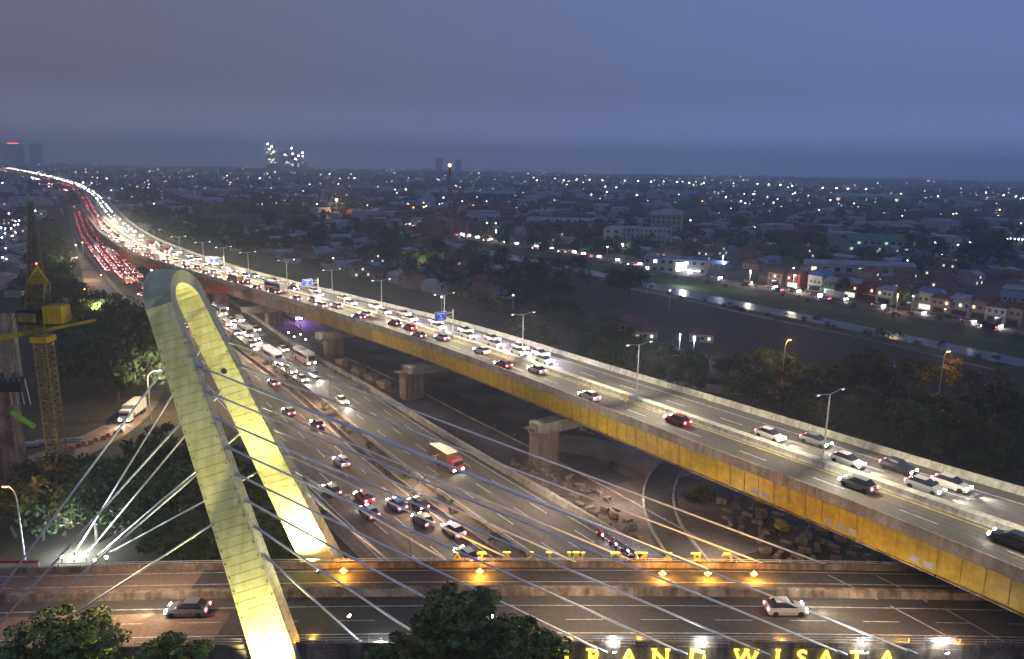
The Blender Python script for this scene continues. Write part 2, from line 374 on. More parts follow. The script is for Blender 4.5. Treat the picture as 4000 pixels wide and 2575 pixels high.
sr = ((2450,1480),(2650,1510),(2900,1532),(3100,1556),(3400,1570),(3700,1588),(4000,1612),(4300,1650))
srd = Road([G(x, y+14) for x, y in sr], [G(x, y-16) for x, y in sr], 8, 3)
tag(srd.ribbon('service_road', M['pave'], 0, 1, 0.1, step=6), kind='structure')

# ---------------------------------------------------------------- toll road
E1 = [(0,672),(150,725),(200,755),(258,790),(280,830),(290,880),(310,932),(370,1019),(467,1138),(536,1201),(823,1518),(1236,1926),(1549,2218)]
E2 = [(0,663),(190,722),(250,740),(300,765),(335,800),(365,850),(400,905),(446,963),(495,1012),(560,1080),(800,1262),(1000,1420),(1170,1542),(1414,1771),(1594,1911),(1755,2041),(1880,2122),(1997,2203)]
E3 = [(0,660),(200,712),(300,745),(360,780),(400,830),(470,900),(560,960),(700,1050),(823,1133),(925,1201),(1000,1250),(1190,1382),(1390,1490),(1487,1552),(1682,1683),(1828,1771),(2000,1865),(2201,1986),(2403,2102),(2604,2225)]
def wpts(E, ext=70):
    P = [G(x, y) for x, y in E][::-1]           # near end first
    d = (P[0]-P[1]).normalized(); return [P[0]+d*ext] + P
w1, w2, w3 = wpts(E1), wpts(E2), wpts(E3)
tollL = Road(w1, w2, 6, 8)       # traffic away from camera
tollR = Road(w2, w3, 6, 8)
tag(tollL.ribbon('toll_road_left', M['toll_l'], 0, 1, 0.06, off0=-3.4), kind='structure')
tr_ = tollR.ribbon('toll_road_right', M['toll_r'], 0, 1, 0.05); tag(tr_, kind='structure')
mb = MB(); tollR.wall(0, 0.0, [(-0.6, 0), (0.15, 0), (0.05, 0.95), (-0.35, 0.95)], 0, 900, 6, mb)
tag(mb.build('toll_median_wall', M['conc_old']), 'low stained concrete wall along the median of the toll road', 'barrier')
mb = MB(); tollR.ribbon('m', None, 0, 0, 0.12, 0, 420, 0.2, 3.2, 6, mb=mb)
tag(mb.build('median_planting_strip', M['yard']), kind='structure')
mb = MB(); tollR.wall(0, 3.3, [(-0.2, 0), (0.2, 0), (0.12, 0.8), (-0.12, 0.8)], 0, 420, 6, mb)
tag(mb.build('planter_wall', M['conc_old']), 'thin concrete kerb wall beside the planted median of the toll road', 'barrier')
wa = thing('boundary_wall', 'long tan concrete wall dividing the toll road from the building yard', 'wall')
for k in range(60):
    mb = MB(); tollR.wall(1, 0.0, [(-0.1, 0), (0.9, 0), (0.75, 1.35), (0.1, 1.35)], k*6+0.03, k*6+5.97, 6, mb)
    mb.build('wall_panel', M['conc'], wa)
mb = MB(); tollR.wall(1, 0.0, [(-0.1, 0), (0.9, 0), (0.75, 1.35), (0.1, 1.35)], 360, 1100, 8, mb)
mb.build('wall_far_run', M['conc'], wa)
def dashes(road, u, d0, d1, ln, gap, wd, dz, parent, mt, off=0):
    d = d0
    while d < d1:
        b = MB(); p0 = road.at(d, u, dz, off); p1 = road.at(d+ln, u, dz, off); e = (p1-p0); e = Vector((e.y, -e.x, 0)).normalized()*wd/2
        b.quad(p0-e, p0+e, p1+e, p1-e); b.build('lane_dash', mt, parent); d += ln+gap
def line(road, u, d0, d1, wd, dz, parent, mt, off=0, name='edge_line'):
    b = MB(); road.ribbon('l', None, u, u, dz, d0, d1, off-wd/2, off+wd/2, 4, mb=b); return b.build(name, mt, parent)
tl = bpy.data.objects['toll_road_left']
for u in (0.25, 0.5, 0.75): dashes(tollL, u, 30, 330, 5, 7.5, 0.22, 0.09, tl, M['paint'])
line(tollL, 0, 0, 700, 0.22, 0.09, tl, M['paint'], -0.9); line(tollL, 0, 0, 700, 0.22, 0.09, tl, M['paint'], -0.1)
line(tollL, 1, 0, 700, 0.22, 0.09, tl, M['paint'], -1.3)
for u in (0.42, 0.62, 0.8): dashes(tollR, u, 30, 330, 5, 7.5, 0.18, 0.08, tr_, M['paint'])
line(tollR, 0.25, 0, 600, 0.16, 0.08, tr_, M['paint']); line(tollR, 0.93, 0, 600, 0.16, 0.08, tr_, M['paint'])
# lit road shoulder / side road left of the toll road
sl = [G(x, y) for x, y in ((330,1330),(400,1240),(345,1150),(318,1060),(300,980),(285,930))]
slr = [G(x, y) for x, y in ((640,1330),(520,1215),(440,1130),(375,1050),(330,990),(300,935))]
side = Road(sl, slr, 5, 2)
tag(side.ribbon('side_road', M['pave'], 0, 1, 0.03), kind='structure')
kf = ((100,1830),(300,1760),(420,1700),(520,1640),(600,1560),(640,1480))
kurve = Road([G(x, y+45) for x, y in kf], [G(x+10, y-45) for x, y in kf], 4, 3)
tag(kurve.ribbon('curved_lane', M['pave'], 0, 1, 0.11, step=3), kind='structure')
# building yard below the viaduct
yl = [G(x, y) for x, y in ((2640,2235),(2403,2090),(2201,1975),(2000,1853),(1828,1760),(1487,1540),(1190,1370),(1000,1240),(823,1125))]
yr = [G(x, y) for x, y in ((3750,2235),(3300,2000),(2900,1800),(2500,1640),(2200,1560),(1800,1430),(1450,1310),(1150,1200),(900,1110))]
yard = Road(yl, yr, 6, 3); tag(yard.ribbon('construction_yard', M['yard'], 0, 1, 0.02, off1=12), kind='structure')
fr = ((2980,2235),(2906,2193),(2624,2052),(2433,1941),(2000,1712),(1828,1630),(1731,1576),(1560,1493),(1331,1386),(1195,1300),(1080,1225),(980,1160))
f1 = [G(x, y) for x, y in fr]
front = Road(f1, [p+Vector((6.5, 3.2, 0)) for p in f1], 5, 3)
fo = tag(front.ribbon('frontage_road', M['asphalt'], 0, 1, 0.07, d0=36), kind='structure')
for dd in range(0, 250, 5):
    mb = MB(); front.wall(0, 0, [(-0.15, 0), (0.15, 0), (0.15, 0.25), (-0.15, 0.25)], dd+0.04, dd+4.96, 5, mb); mb.build('kerb_stone', M['conc'], fo)
cv = ((2760,1745),(2640,1800),(2585,1870),(2562,1950),(2580,2040),(2640,2130),(2720,2235))
cvp = [G(x, y) for x, y in cv]; cvr = []
for i, p in enumerate(cvp):
    d = (cvp[min(i+1, 6)]-cvp[max(i-1, 0)]); n_ = Vector((d.y, -d.x, 0)).normalized()*2.9; cvr.append((p-n_, p+n_))
ramp = Road([a for a, b in cvr], [b for a, b in cvr], 3, 3)
rp_ = tag(ramp.ribbon('curved_ramp', M['asphalt'], 0, 1, 0.1, step=3), kind='structure')
for u, o_ in ((0, 0), (1, 0)):
    mb = MB(); ramp.wall(u, o_, [(-0.2, 0), (0.2, 0), (0.2, 0.5), (-0.2, 0.5)], 0, ramp.len, 3, mb); mb.build('ramp_kerb', M['conc'], rp_)
dl = Road([G(x, y) for x, y in ((2140,1760),(2350,1790),(2500,1830),(2560,1900))], [G(x, y) for x, y in ((2200,1700),(2450,1700),(2700,1760),(2750,1840))], 4, 2)
tag(dl.ribbon('dirt_clearing', M['dirt'], 0, 1, 0.09, step=3), kind='structure')

# ---------------------------------------------------------------- elevated expressway
Lp = [(4000,2243),(3503,2036),(3000,1843),(2852,1795),(2682,1727),(2438,1632),(2185,1530),(2000,1461),(1731,1362),(1487,1281),(1195,1191),(1000,1136),(844,1090),(633,1028),(506,985),(422,930),(380,893),(338,829),(312,770),(270,736),(186,703),(84,677),(0,656)]
Rp = [(4000,1908),(3805,1853),(3624,1799),(3273,1683),(3000,1598),(2828,1549),(2584,1483),(2341,1408),(2000,1305),(1731,1232),(1487,1177),(1243,1118),(1000,1060),(844,1013),(675,955),(591,918),(506,863),(443,804),(401,760),(359,735),(295,708),(150,674),(0,648)]
def zdeck(x):
    for a, b, za, zb in ((-99,600,13,13),(600,1400,13,14),(1400,2600,14,16),(2600,3600,16,17.2),(3600,9999,17.2,17.2)):
        if a <= x <= b: return za+(zb-za)*(x-a)/(b-a)
lw = [G(x, y, zdeck(x)) for x, y in Lp]; rw = [G(x, y, zdeck(x)+1.15) for x, y in Rp]
lw = [lw[0]+(lw[0]-lw[1]).normalized()*75] + lw; rw = [rw[0]+(rw[0]-rw[1]).normalized()*75] + rw
V = Road(lw, rw, 6, 8)
vi = thing('elevated_expressway', 'long curving elevated expressway on tall piers, carrying heavy evening traffic', 'viaduct')
V.ribbon('road_deck', M['asphalt_deck'], 0, 1, 0.0, off0=-0.5, parent=vi)
mb = MB(); V.wall(0, -1.1, [(0, -0.5), (4, -0.5), (4, -0.02), (0, -0.02)], 0, V.len, 8, mb)
V.wall(1, 0.45, [(-14, -0.5), (0, -0.5), (0, -0.02), (-14, -0.02)], 0, V.len, 8, mb)
mb.build('deck_slab', M['conc'], vi)
NP = 60; PL = 5.0
for k in range(NP):
    a, b_ = k*PL+0.02, (k+1)*PL-0.02
    mb = MB(); V.wall(0, -1.1, [(0, -0.55), (0.14, -0.55), (0.3, 0), (0.45, 0.0), (0.3, 1.0), (0, 1.0)], a, b_, 5, mb); mb.build('parapet_panel', M['conc'], vi)
    mb = MB(); V.wall(1, 0.0, [(-0.05, 0.0), (0.45, -0.5), (0.45, 1.15), (0.2, 1.15)], a, b_, 5, mb); mb.build('parapet_panel', M['conc_pale'], vi)
for u, off, prof, mt in ((0, -1.1, [(0, -0.55), (0.14, -0.55), (0.45, 0.0), (0.3, 1.0), (0, 1.0)], M['conc']), (1, 0, [(-0.05, 0.0), (0.45, -0.5), (0.45, 1.15), (0.2, 1.15)], M['conc_pale'])):
    mb = MB(); V.wall(u, off, prof, NP*PL, V.len, 8, mb); mb.build('parapet_far_run', mt, vi)
for k in range(40):
    mb = MB(); V.wall(0.43, 0, [(-1.15, 0), (-0.95, 0.25), (-0.75, 0.85), (0.75, 0.85), (0.95, 0.25), (1.15, 0)], k*7.5+0.02, k*7.5+7.48, 7.5, mb); mb.build('median_barrier_panel', M['conc_pale'], vi)
mb = MB(); V.wall(0.43, 0, [(-1.15, 0), (-0.95, 0.25), (-0.75, 0.85), (0.75, 0.85), (0.95, 0.25), (1.15, 0)], 300, V.len, 8, mb); mb.build('median_barrier_far_run', M['conc_pale'], vi)
for u, off, wd, mt in ((0, 0.05, 0.26, 'paint'), (0.345, 0, 0.3, 'ypaint'), (0.512, 0, 0.26, 'paint'), (0.864, 0, 0.26, 'paint')):
    line(V, u, 0, V.len*0.6, wd, 0.02, vi, M[mt], off)
for u in (0.177, 0.68): dashes(V, u, 8, 520, 5, 8, 0.24, 0.02, vi, M['paint'])
# girders: yellow steel boxes near, brown further away, red beyond
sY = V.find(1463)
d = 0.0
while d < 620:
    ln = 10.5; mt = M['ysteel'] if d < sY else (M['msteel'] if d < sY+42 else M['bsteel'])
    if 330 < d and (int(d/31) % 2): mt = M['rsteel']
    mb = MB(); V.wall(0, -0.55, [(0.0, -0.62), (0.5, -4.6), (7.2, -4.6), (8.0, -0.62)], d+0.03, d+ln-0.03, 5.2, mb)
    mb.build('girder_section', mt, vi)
    mb = MB(); V.wall(0, -0.55, [(-0.1, -0.72), (0.0, -0.88), (0.1, -0.88), (0.1, -0.62)], d+0.06, d+ln-0.06, 5.2, mb); mb.build('girder_flange', M['conc_old'], vi)
    mb = MB(); V.wall(0, -0.55, [(0.3, -4.55), (0.3, -4.75), (7.4, -4.75), (7.4, -4.62)], d+0.1, d+ln-0.1, 5.2, mb); mb.build('girder_bottom_flange', M['conc_old'], vi)
    d += ln
mb = MB(); V.wall(1, -0.6, [(-8.5, -0.62), (-7.5, -4.0), (-1.0, -4.0), (0.0, -0.62)], 0, 620, 8, mb); mb.build('inner_girder', M['bsteel'], vi)
mb = MB(); V.wall(0, 0, [(0, -0.62), (1, -2.6), (20, -2.6), (21, -0.62)], 620, V.len, 10, mb); mb.build('far_girder', M['bsteel'], vi)
for k in range(90):
    dd = 2.6+k*2.62
    if dd > 235: break
    b = MB(); P_ = lambda q, z, o_=0: V.at(dd+q, 0, z, -0.55+(-0.62-z)*0.5/3.98-o_)
    b.hexa([P_(0,-4.5), P_(.05,-4.5), P_(.05,-4.5,.07), P_(0,-4.5,.07)], [P_(0,-.9), P_(.05,-.9), P_(.05,-.9,.07), P_(0,-.9,.07)]); b.build('web_stiffener', M['ysteel'] if dd < sY else M['bsteel'], vi)
# small stickers on the girder web
for px, n_ in ((2990, 2), (3260, 2), (3330, 2), (3620, 2), (2290, 0)):
    s0 = V.find(px)
    for q in range(n_):
        b = MB(); a0 = s0-q*1.7
        P_ = lambda dd, z: V.at(a0+dd, 0, z, -0.55+(-0.62-z)*0.5/3.98-0.06)
        b.quad(P_(0, -4.1), P_(1.2, -4.1), P_(1.2, -3.2), P_(0, -3.2)); b.build('sticker', M['wall_w'], vi)
# piers
hd = V.heading
for i, (px, py) in enumerate(((2123,1814),(1608,1555),(1304,1396),(1070,1274),(935,1190),(800,1130),(650,1045),(545,975),(470,905))):
    p = G(px, py); 
    best = min(range(0, int(V.len), 3), key=lambda dd: (V.at(dd, 0.42)-Vector((p.x, p.y, 0))).xy.length) if i > 3 else min(range(0, int(V.len), 3), key=lambda dd: (V.at(dd, 0.35)-Vector((p.x, p.y, 0))).xy.length)
    if i > 3: q = V.at(best, 0.3); p = Vector((q.x, q.y, 0))
    h = hd(best); zt = V.at(best, 0).z-4.8; e = V.at(best, 1)-V.at(best, 0); e.z = 0; e.normalize()
    far = i > 3
    pr = thing('bridge_pier', ('second', 'third', 'fourth', 'fifth', 'sixth', 'seventh', 'eighth', 'ninth', 'tenth')[i]+' hammerhead pier of the elevated expressway, counted from the foreground', 'pier', (0,0,0), 0, 'piers of the elevated expressway')
    if i == 0: pr['label'] = 'largest brown concrete hammerhead pier in view, standing by the dirt clearing'
    mb = MB(); t = Vector((math.cos(h), math.sin(h), 0))
    prof = [(0, 1), (zt*0.62, 1), (zt*0.78, 1.22), (zt-2.0, 1.7)]
    for (z0, k0), (z1, k1) in zip(prof, prof[1:]):
        c0 = [p+e*(sx*2.7*k0)+t*(sy*1.5)+Vector((0, 0, z0)) for sx, sy in ((-1,-1),(1,-1),(1,1),(-1,1))]
        c1 = [p+e*(sx*2.7*k1)+t*(sy*1.5)+Vector((0, 0, z1)) for sx, sy in ((-1,-1),(1,-1),(1,1),(-1,1))]
        mb.hexa(c0, c1)
    mb.build('column', M['bsteel'] if not far else M['conc_old'], pr)
    mb = MB(); A = V.at(best, 0)-e*(6.5 if not far else 1); B = V.at(best, 1)+e*1; A.z = B.z = 0
    for (a, b, za, zb) in ((A, A.lerp(B, 0.25), zt-2.2, zt-2.9), (A.lerp(B, 0.25), A.lerp(B, 0.8), zt-2.9, zt-2.9), (A.lerp(B, 0.8), B, zt-2.9, zt-1.6)):
        up = Vector((0, 0, 1))
        lo = [a-t*1.6+up*za, b-t*1.6+up*zb, b+t*1.6+up*zb, a+t*1.6+up*za]
        hi = [a-t*1.6+up*(zt-0.45), b-t*1.6+up*(zt-0.45), b+t*1.6+up*(zt-0.45), a+t*1.6+up*(zt-0.45)]
        mb.hexa(lo, hi)
    mb.build('crosshead', M['rsteel'] if far else M['conc'], pr)
    for s_ in (1.5, 7.5):
        mb = MB(); c = A+e*((6.5 if not far else 1)+s_); mb.box((c.x, c.y, zt-0.22), (1, 1, 0.44), h); mb.build('bearing_block', M['conc'], pr)

# street lamps on the expressway median
tops = [(1966,908),(1527,795),(1263,728),(1066,682),(911,651),(798,628),(690,606),(603,588),(532,577),(467,566),(408,553),(352,538)]
def make_t_lamp():
    t = thing('street_lamp', 'x', 'street lamp')
    MB().tube((0,0,0.85), (0,0,11.3), 0.16, 0.1, 8).build('pole', M['galv'], t)
    for s_ in (-1, 1):
        MB().tube((0,0,11.2), (0, s_*2.7, 11.55), 0.07, 0.05, 6).build('arm', M['galv'], t)
        hd_ = MB().box((0, s_*3.0, 11.58), (0.34, 0.95, 0.14)).build('lamp_head', M['galv'], t)
        MB().box((0, s_*3.05, 11.49), (0.26, 0.6, 0.04)).build('lens', M['e_whites'], hd_)
    MB().box((0,0,0.95), (0.5,0.5,0.3)).build('base_plate', M['galv'], t)
    return t
tlamp = make_t_lamp(); nmw = ['nearest','second','third','fourth','fifth','sixth','seventh','eighth','ninth','tenth','eleventh','twelfth']
DL = []
for i, (tx, ty) in enumerate(tops):
    q = G(tx*1.672, ty*1.672, zdeck(tx*1.672)+11.4)
    best = min(range(0, int(V.len), 2), key=lambda dd: (V.at(dd, 0.43)-q).xy.length)
    p = V.at(best, 0.43); DL.append(best)
    o = tlamp if i == 0 else copy_tree(tlamp)
    o.location = p; o.rotation_euler = (0, 0, hd(best)); o['group'] = 'double armed lamps on the expressway median'
    o['label'] = 'double armed street lamp on the expressway median, '+('nearest to the foreground' if i == 0 else nmw[i]+' from the foreground')
for best in [-42 + DL[0]] + DL + [DL[-1]+50*k for k in range(1, 6)]:
    pz = V.at(max(2, best), 0.43); h = hd(max(2, best)); e = Vector((-math.sin(h), math.cos(h), 0))
    k = 1.0 if best < DL[-1] else 1.5
    tt = Vector((math.cos(h), math.sin(h), 0))
    for s_ in (-1, 1):
        for q in (-1, 1):
            d_ = tt*q*1.35+e*s_*0.25+Vector((0, 0, -1))
            lamp('SPOT', 'deck_lamp_light', pz+e*s_*3.0+Vector((0,0,11.3)), 9500*k, (1.0, 0.84, 0.55), direc=d_, angle=118, blend=1.0)
# direction signs on the deck
def blue_sign(px, u, W_, H_, zc, label):
    s0 = V.find(px, u); p = V.at(s0, u); h = hd(s0)
    t = thing('direction_sign', label, 'road sign', p, h)
    MB().tube((0,0,0), (0,0,zc+H_*0.6), 0.17, 0.15, 8).build('post', M['galv'], t)
    for z in (zc-H_*0.2, zc+H_*0.25): MB().box((0, 1.2, z), (0.12, 2.6, 0.12)).build('bracket', M['galv'], t)
    MB().box((0, 2.2+W_/2, zc), (0.1, W_+0.16, H_+0.16)).build('border', M['paint'], t)
    f = MB().box((0, 2.2+W_/2, zc), (0.16, W_, H_)).build('panel', M['blue'], t)
    for z, l_, hh in ((H_*0.3, 0.7, 0.22), (0, 0.14, 0.5), (-H_*0.32, 0.36, 0.2)):
        b = MB(); 
        for sd in (-1, 1): b.box((sd*0.085, 2.2+W_/2, zc+z), (0.02, W_*l_, hh))
        b.build('lettering_line', M['paint'], f)
blue_sign(1765, 0.5, 3.6, 2.3, 6.0, 'blue cantilever direction sign nearest the foreground over the expressway')
blue_sign(1240, 0.5, 3.6, 2.3, 6.0, 'blue cantilever direction sign in the middle of the expressway')
blue_sign(880, 0.5, 3.6, 2.3, 6.0, 'farthest blue direction sign, near the curve of the expressway')
s0 = V.find(2445, 0.2); p = V.at(s0, 0.2)
t = thing('warning_sign', 'small yellow diamond sign standing on the expressway lane', 'road sign', p, hd(s0))
MB().tube((0,0,0), (0,0,1.2), 0.05).build('post', M['galv'], t)
b = MB(); b.box((0,0,1.7), (0.05,1.1,1.1)); o = b.build('plate', M['ypaint'], t)
for v in o.data.vertices:
    y, z = v.co.y, v.co.z-1.7; v.co.y = (y-z)*0.707; v.co.z = 1.7+(y+z)*0.707

# ---------------------------------------------------------------- road bridge with the inclined pylon
def zb(x): return 6.5+0.85*max(0.0, 1-(x/62.0)**2)
SL = 0.0354
def BP(x, y0, dz=0.0): return Vector((x, y0+SL*x, zb(x)+dz))
br = thing('cable_stayed_bridge', 'road bridge with a tall lit looped pylon and fans of white stay cables', 'bridge')
def bstrip(y0, y1, x0, x1, dz, name, mt, parent=br, step=4):
    b = MB(); n = max(1, int((x1-x0)/step)); k = 0
    for i in range(n+1):
        x = x0+(x1-x0)*i/n; b.v.append(tuple(BP(x, y0, dz))); b.v.append(tuple(BP(x, y1, dz)))
        if i: b.f.append((2*i-2, 2*i, 2*i+1, 2*i-1))
    return b.build(name, mt, parent)
def bwall(y0, prof, x0, x1, name, mt, parent=br, step=4):
    b = MB(); n = max(1, int(round((x1-x0)/step))); m_ = len(prof)
    for i in range(n+1):
        x = x0+(x1-x0)*i/n
        for (a, z) in prof: b.v.append(tuple(BP(x, y0+a, z)))
        if i:
            q = m_*i
            for j in range(m_): jj = (j+1) % m_; b.f.append((q-m_+j, q+j, q+jj, q-m_+jj))
    b.f.append(tuple(range(m_))); b.f.append(tuple(m_*n+j for j in reversed(range(m_))))
    return b.build(name, mt, parent)
X0, X1 = -110, 130
deck = bstrip(73.6, 90.4, X0, X1, 0, 'bridge_deck', M['asphalt'])
bwall(73.4, [(0, -1.6), (17.2, -1.6), (17.2, -0.03), (0, -0.03)], X0, X1, 'deck_slab', M['conc_old'])
bstrip(84.7, 90.2, -110, -40, 0.012, 'pale_paving', M['pave']); bstrip(74.2, 80.5, -110, -33, 0.012, 'pale_paving', M['pave'])
for k in range(40):
    a = X0+k*6
    bwall(84.0, [(-0.55, 0), (0.45, 0), (0.3, 0.95), (-0.4, 0.95)], a+0.03, a+5.97, 'median_panel', M['conc_old'], br, 6)
    bwall(90.2, [(0, 0), (0.35, 0), (0.35, 0.8), (0, 0.8)], a+0.03, a+5.97, 'far_parapet_panel', M['conc_old'], br, 6)
    bwall(73.5, [(0, 0), (0.35, 0), (0.35, 0.55), (0, 0.55)], a+0.03, a+5.97, 'near_parapet_panel', M['conc_old'], br, 6)
for y0, x0, x1 in ((86.7, X0, X1), (89.5, X0, X1), (84.9, X0, X1), (81.4, X0, X1), (75.9, X0, X1)): bstrip(y0-0.07, y0+0.07, x0, x1, 0.03, 'lane_line', M['paint'])
for k in range(24): bstrip(78.45, 78.57, X0+k*9, X0+k*9+4.5, 0.03, 'lane_dash', M['paint'], step=5)
for y0, za, zt_ in ((90.35, 0.8, (1.05, 1.3)), (73.7, 0.55, (0.85, 1.15))):
    for z in zt_:
        b = MB(); 
        for i in range(60):
            x = X0+i*4; b.tube(BP(x, y0, z), BP(x+4, y0, z), 0.045, n=5, cap=False)
        b.build('guard_rail', M['galv'], br)
    for i in range(80): x = X0+i*3; MB().tube(BP(x, y0, za-0.1), BP(x, y0, zt_[1]), 0.04, n=4).build('rail_post', M['galv'], br)
for xa in (2.0, 14.0):     # skewed expansion joints
    pass
for (p0, p1) in (((3235,2245),(3430,2340)), ((3425,2245),(3625,2345)), ((3480,2365),(3760,2510)), ((3690,2370),(3930,2500))):
    a = G(*p0, 7.0); b_ = G(*p1, 7.0); a.z = zb(a.x)+0.04; b_.z = zb(b_.x)+0.04; e = (b_-a); e = Vector((e.y, -e.x, 0)).normalized()*0.12
    MB().quad(a-e, a+e, b_+e, b_-e).build('expansion_joint', M['conc_pale'], br)
# abutment walls and supports below
MB().box((-60, 81, 2.4), (60, 15, 4.8)).build('abutment', M['conc_old'], br)
for x in (-16, 20): MB().box((x, 82.4, 2.8), (1.6, 12, 5.6), 0.03).build('support_wall', M['conc_old'], br)

# pylon: inclined loop leaning to the left
ZT, RAD = 43.6, 3.7
def leg_x(z): return -25.4-0.333*(z-6.5)
YM = 82.6
path = []
zb0 = -2.0; n_l = 16
for i in range(n_l):
    z = zb0+(ZT-zb0)*i/n_l; f = (z-6.5)/(ZT-6.5); path.append((YM-(9.9-6.2*f), z))
for i in range(15):
    a = math.pi-math.pi*i/14; path.append((YM+RAD*math.cos(a), ZT+RAD*0.95*math.sin(a)))
for i in range(n_l):
    z = ZT-(ZT-zb0)*(i+1)/n_l; f = (z-6.5)/(ZT-6.5); path.append((YM+(9.9-6.2*f), z))
def frame(i):
    y, z = path[i]; a = path[max(0, i-1)]; b = path[min(len(path)-1, i+1)]
    t = Vector((0, b[0]-a[0], b[1]-a[1])); t.x = -0.333*t.z; t.normalize()
    w_ = Vector((1, 0, 0)); w_ = (w_-t*w_.dot(t)).normalized(); n = t.cross(w_).normalized()
    fz = max(0, min(1, (z-6.5)/(ZT-6.5)))
    return Vector((leg_x(z), y, z)), w_, n, 2.36-0.9*fz, 1.22-0.5*fz
def section(i, k=1.0, lerp=0.0):
    c, w_, n, hw, ht = frame(i)
    if lerp:
        c2, w2_, n2, hw2, ht2 = frame(i+1); c = c.lerp(c2, lerp); w_ = w_.lerp(w2_, lerp).normalized(); n = n.lerp(n2, lerp).normalized(); hw += (hw2-hw)*lerp; ht += (ht2-ht)*lerp
    hw *= k; ht *= k
    return [c-w_*hw-n*ht, c+w_*hw-n*ht, c+w_*hw+n*ht, c-w_*hw+n*ht]
b = MB()
for i in range(len(path)):
    b.v += [tuple(q) for q in section(i, 0.97)]
    if i:
        q = 4*i
        for j in range(4): jj = (j+1) % 4; b.f.append((q-4+j, q-4+jj, q+jj, q+j))
py_ = b.build('pylon', M['pylon'], br)
for i in range(len(path)-1):
    lo = section(i) ; hi = section(i+1) if 0 else section(i, 1.0, 0.9999)
    if n_l <= i < n_l+14: lo, hi = section(i), section(i, 1.0, 0.9999)
    if n_l <= i < n_l+14: MB().hexa(lo, hi).build('cladding_panel', M['pylon'], py_)
    else:
        for f0, f1 in ((0.01, 0.325), (0.34, 0.66), (0.675, 0.99)): MB().hexa(section(i, 1.0, f0), section(i, 1.0, f1)).build('cladding_panel', M['pylon'], py_)
# bolts and maintenance rungs
b = MB(); rb = random.Random(3)
for i in range(3, len(path)-4):
    if n_l-1 <= i <= n_l+14: continue
    for fr_ in (0.25, 0.75):
        s4 = section(i, 1.003, fr_)
        for (a, c, ts) in ((0, 1, (0.06, 0.94)), (1, 2, (0.2, 0.8)), (3, 2, (0.06, 0.94))):
            for t_ in ts: b.octa(tuple(s4[a].lerp(s4[c], t_)), 0.09)
b.build('bolt', M['dark'], py_, stuff=True)
c, w_, n, hw, ht = frame(n_l+16+1)
b = MB(); cc = c - n*0; 
hole = D(760, 1242, 0.0) if False else None
# find inner face side of far leg: the face towards -y
sgn = 1 if n.y < 0 else -1
ctr = c+n*sgn*(ht+0.02); b.tube(ctr-n*sgn*0.05, ctr+n*sgn*0.03, 0.36, n=14); b.build('access_hole', M['dark'], py_)
# stay cables
def ysouth(z): f = (z-6.5)/(ZT-6.5); return YM-(9.9-6.2*f)
def ynorth(z): f = (z-6.5)/(ZT-6.5); return YM+(9.9-6.2*f)
def on_leg(px, py, fn):
    Y = fn(30)
    for _ in range(6): p = D(px, py, Y); Y = fn(p.z)
    return D(px, py, Y)
nearS = [(741,1418),(778,1518),(814,1622),(853,1731),(890,1836),(925,1935),(970,2040),(1012,2149)]
nearE = [(3580,2555),(3308,2560),(3008,2562),(2684,2558),(2372,2552),(2050,2545),(1705,2530),(1430,2528)]
farS = [(878,1329),(916,1421),(961,1500),(1015,1585),(1062,1673),(1100,1765),(1143,1833),(1179,1908)]
farE = [(3247,2213),(3020,2215),(2765,2222),(2505,2205),(2300,2218),(2050,2210),(1770,2205),(1543,2212)]
backN = [((612,1468),(-158,2520)),((690,1665),(-60,2500)),((745,1875),(20,2500)),((808,2068),(150,2490))]
backF = [((779,1371),(291,2164)),((855,1542),(345,2157)),((933,1698),(382,2168)),((1000,1848),(432,2157))]
def cable(a, b_, r=0.125):
    d = (b_-a).normalized()
    o = MB().tube(a, b_, r, n=8).build('stay_cable', M['cable'], br, smooth=True)
    MB().tube(a+d*0.0, a+d*1.6, r*1.7, r*1.3, n=8).build('collar', M['galv'], o); MB().tube(b_-d*1.2, b_, r*1.6, n=8).build('anchor_sleeve', M['galv'], o)
for s_, e_ in zip(nearS, nearE): cable(on_leg(*s_, ysouth), G(*e_, 7.0))
for s_, e_ in zip(farS, farE): cable(on_leg(*s_, ynorth), G(*e_, 7.2))
for s_, e_ in backN:
    s2 = (s_[0]+(s_[0]-e_[0])*0.085, s_[1]+(s_[1]-e_[1])*0.085); p = on_leg(*s2, ysouth); p.y += 0.9; cable(p, G(*e_, 6.8))
for s_, e_ in backF:
    s2 = (s_[0]+(s_[0]-e_[0])*0.06, s_[1]+(s_[1]-e_[1])*0.06); cable(on_leg(*s2, ynorth), G(*e_, 1.5))
# pylon floodlights
def flood(name_loc, tgt, power, colr, label, ang=70, lens=True, size=0.4):
    p = Vector(name_loc); d = (Vector(tgt)-p).normalized()
    t = thing('floodlight', label, 'floodlight', p, 0)
    MB().tube((0,0,-0.9), (0,0,-0.1), 0.06, n=5).build('stand', M['dark'], t)
    rz = math.atan2(d.y, d.x)
    h_ = MB().tube(tuple(-d*0.35), tuple(d*0.0), 0.2, 0.34, n=8).build('housing', M['dark'], t)
    MB().tube(tuple(d*0.01), tuple(d*0.04), 0.22, n=8).build('lens', M['e_flood'], h_)
    lamp('SPOT', 'floodlight_beam', p+d*0.3, power, colr, direc=d, angle=ang, blend=0.8, size=size)
YEL = (1.0, 0.95, 0.38)
flood((leg_x(7)+0.8, 87.6, zb(-25)+0.7), (leg_x(13), ynorth(12)-1.2, 12), 22000, YEL, 'bright floodlight at the foot of the far pylon leg', 90)
flood((-42.0, 60.0, 1.5), (leg_x(27), ysouth(27)-1, 27), 30000, YEL, 'floodlight on the ground left of the near pylon leg', 56)
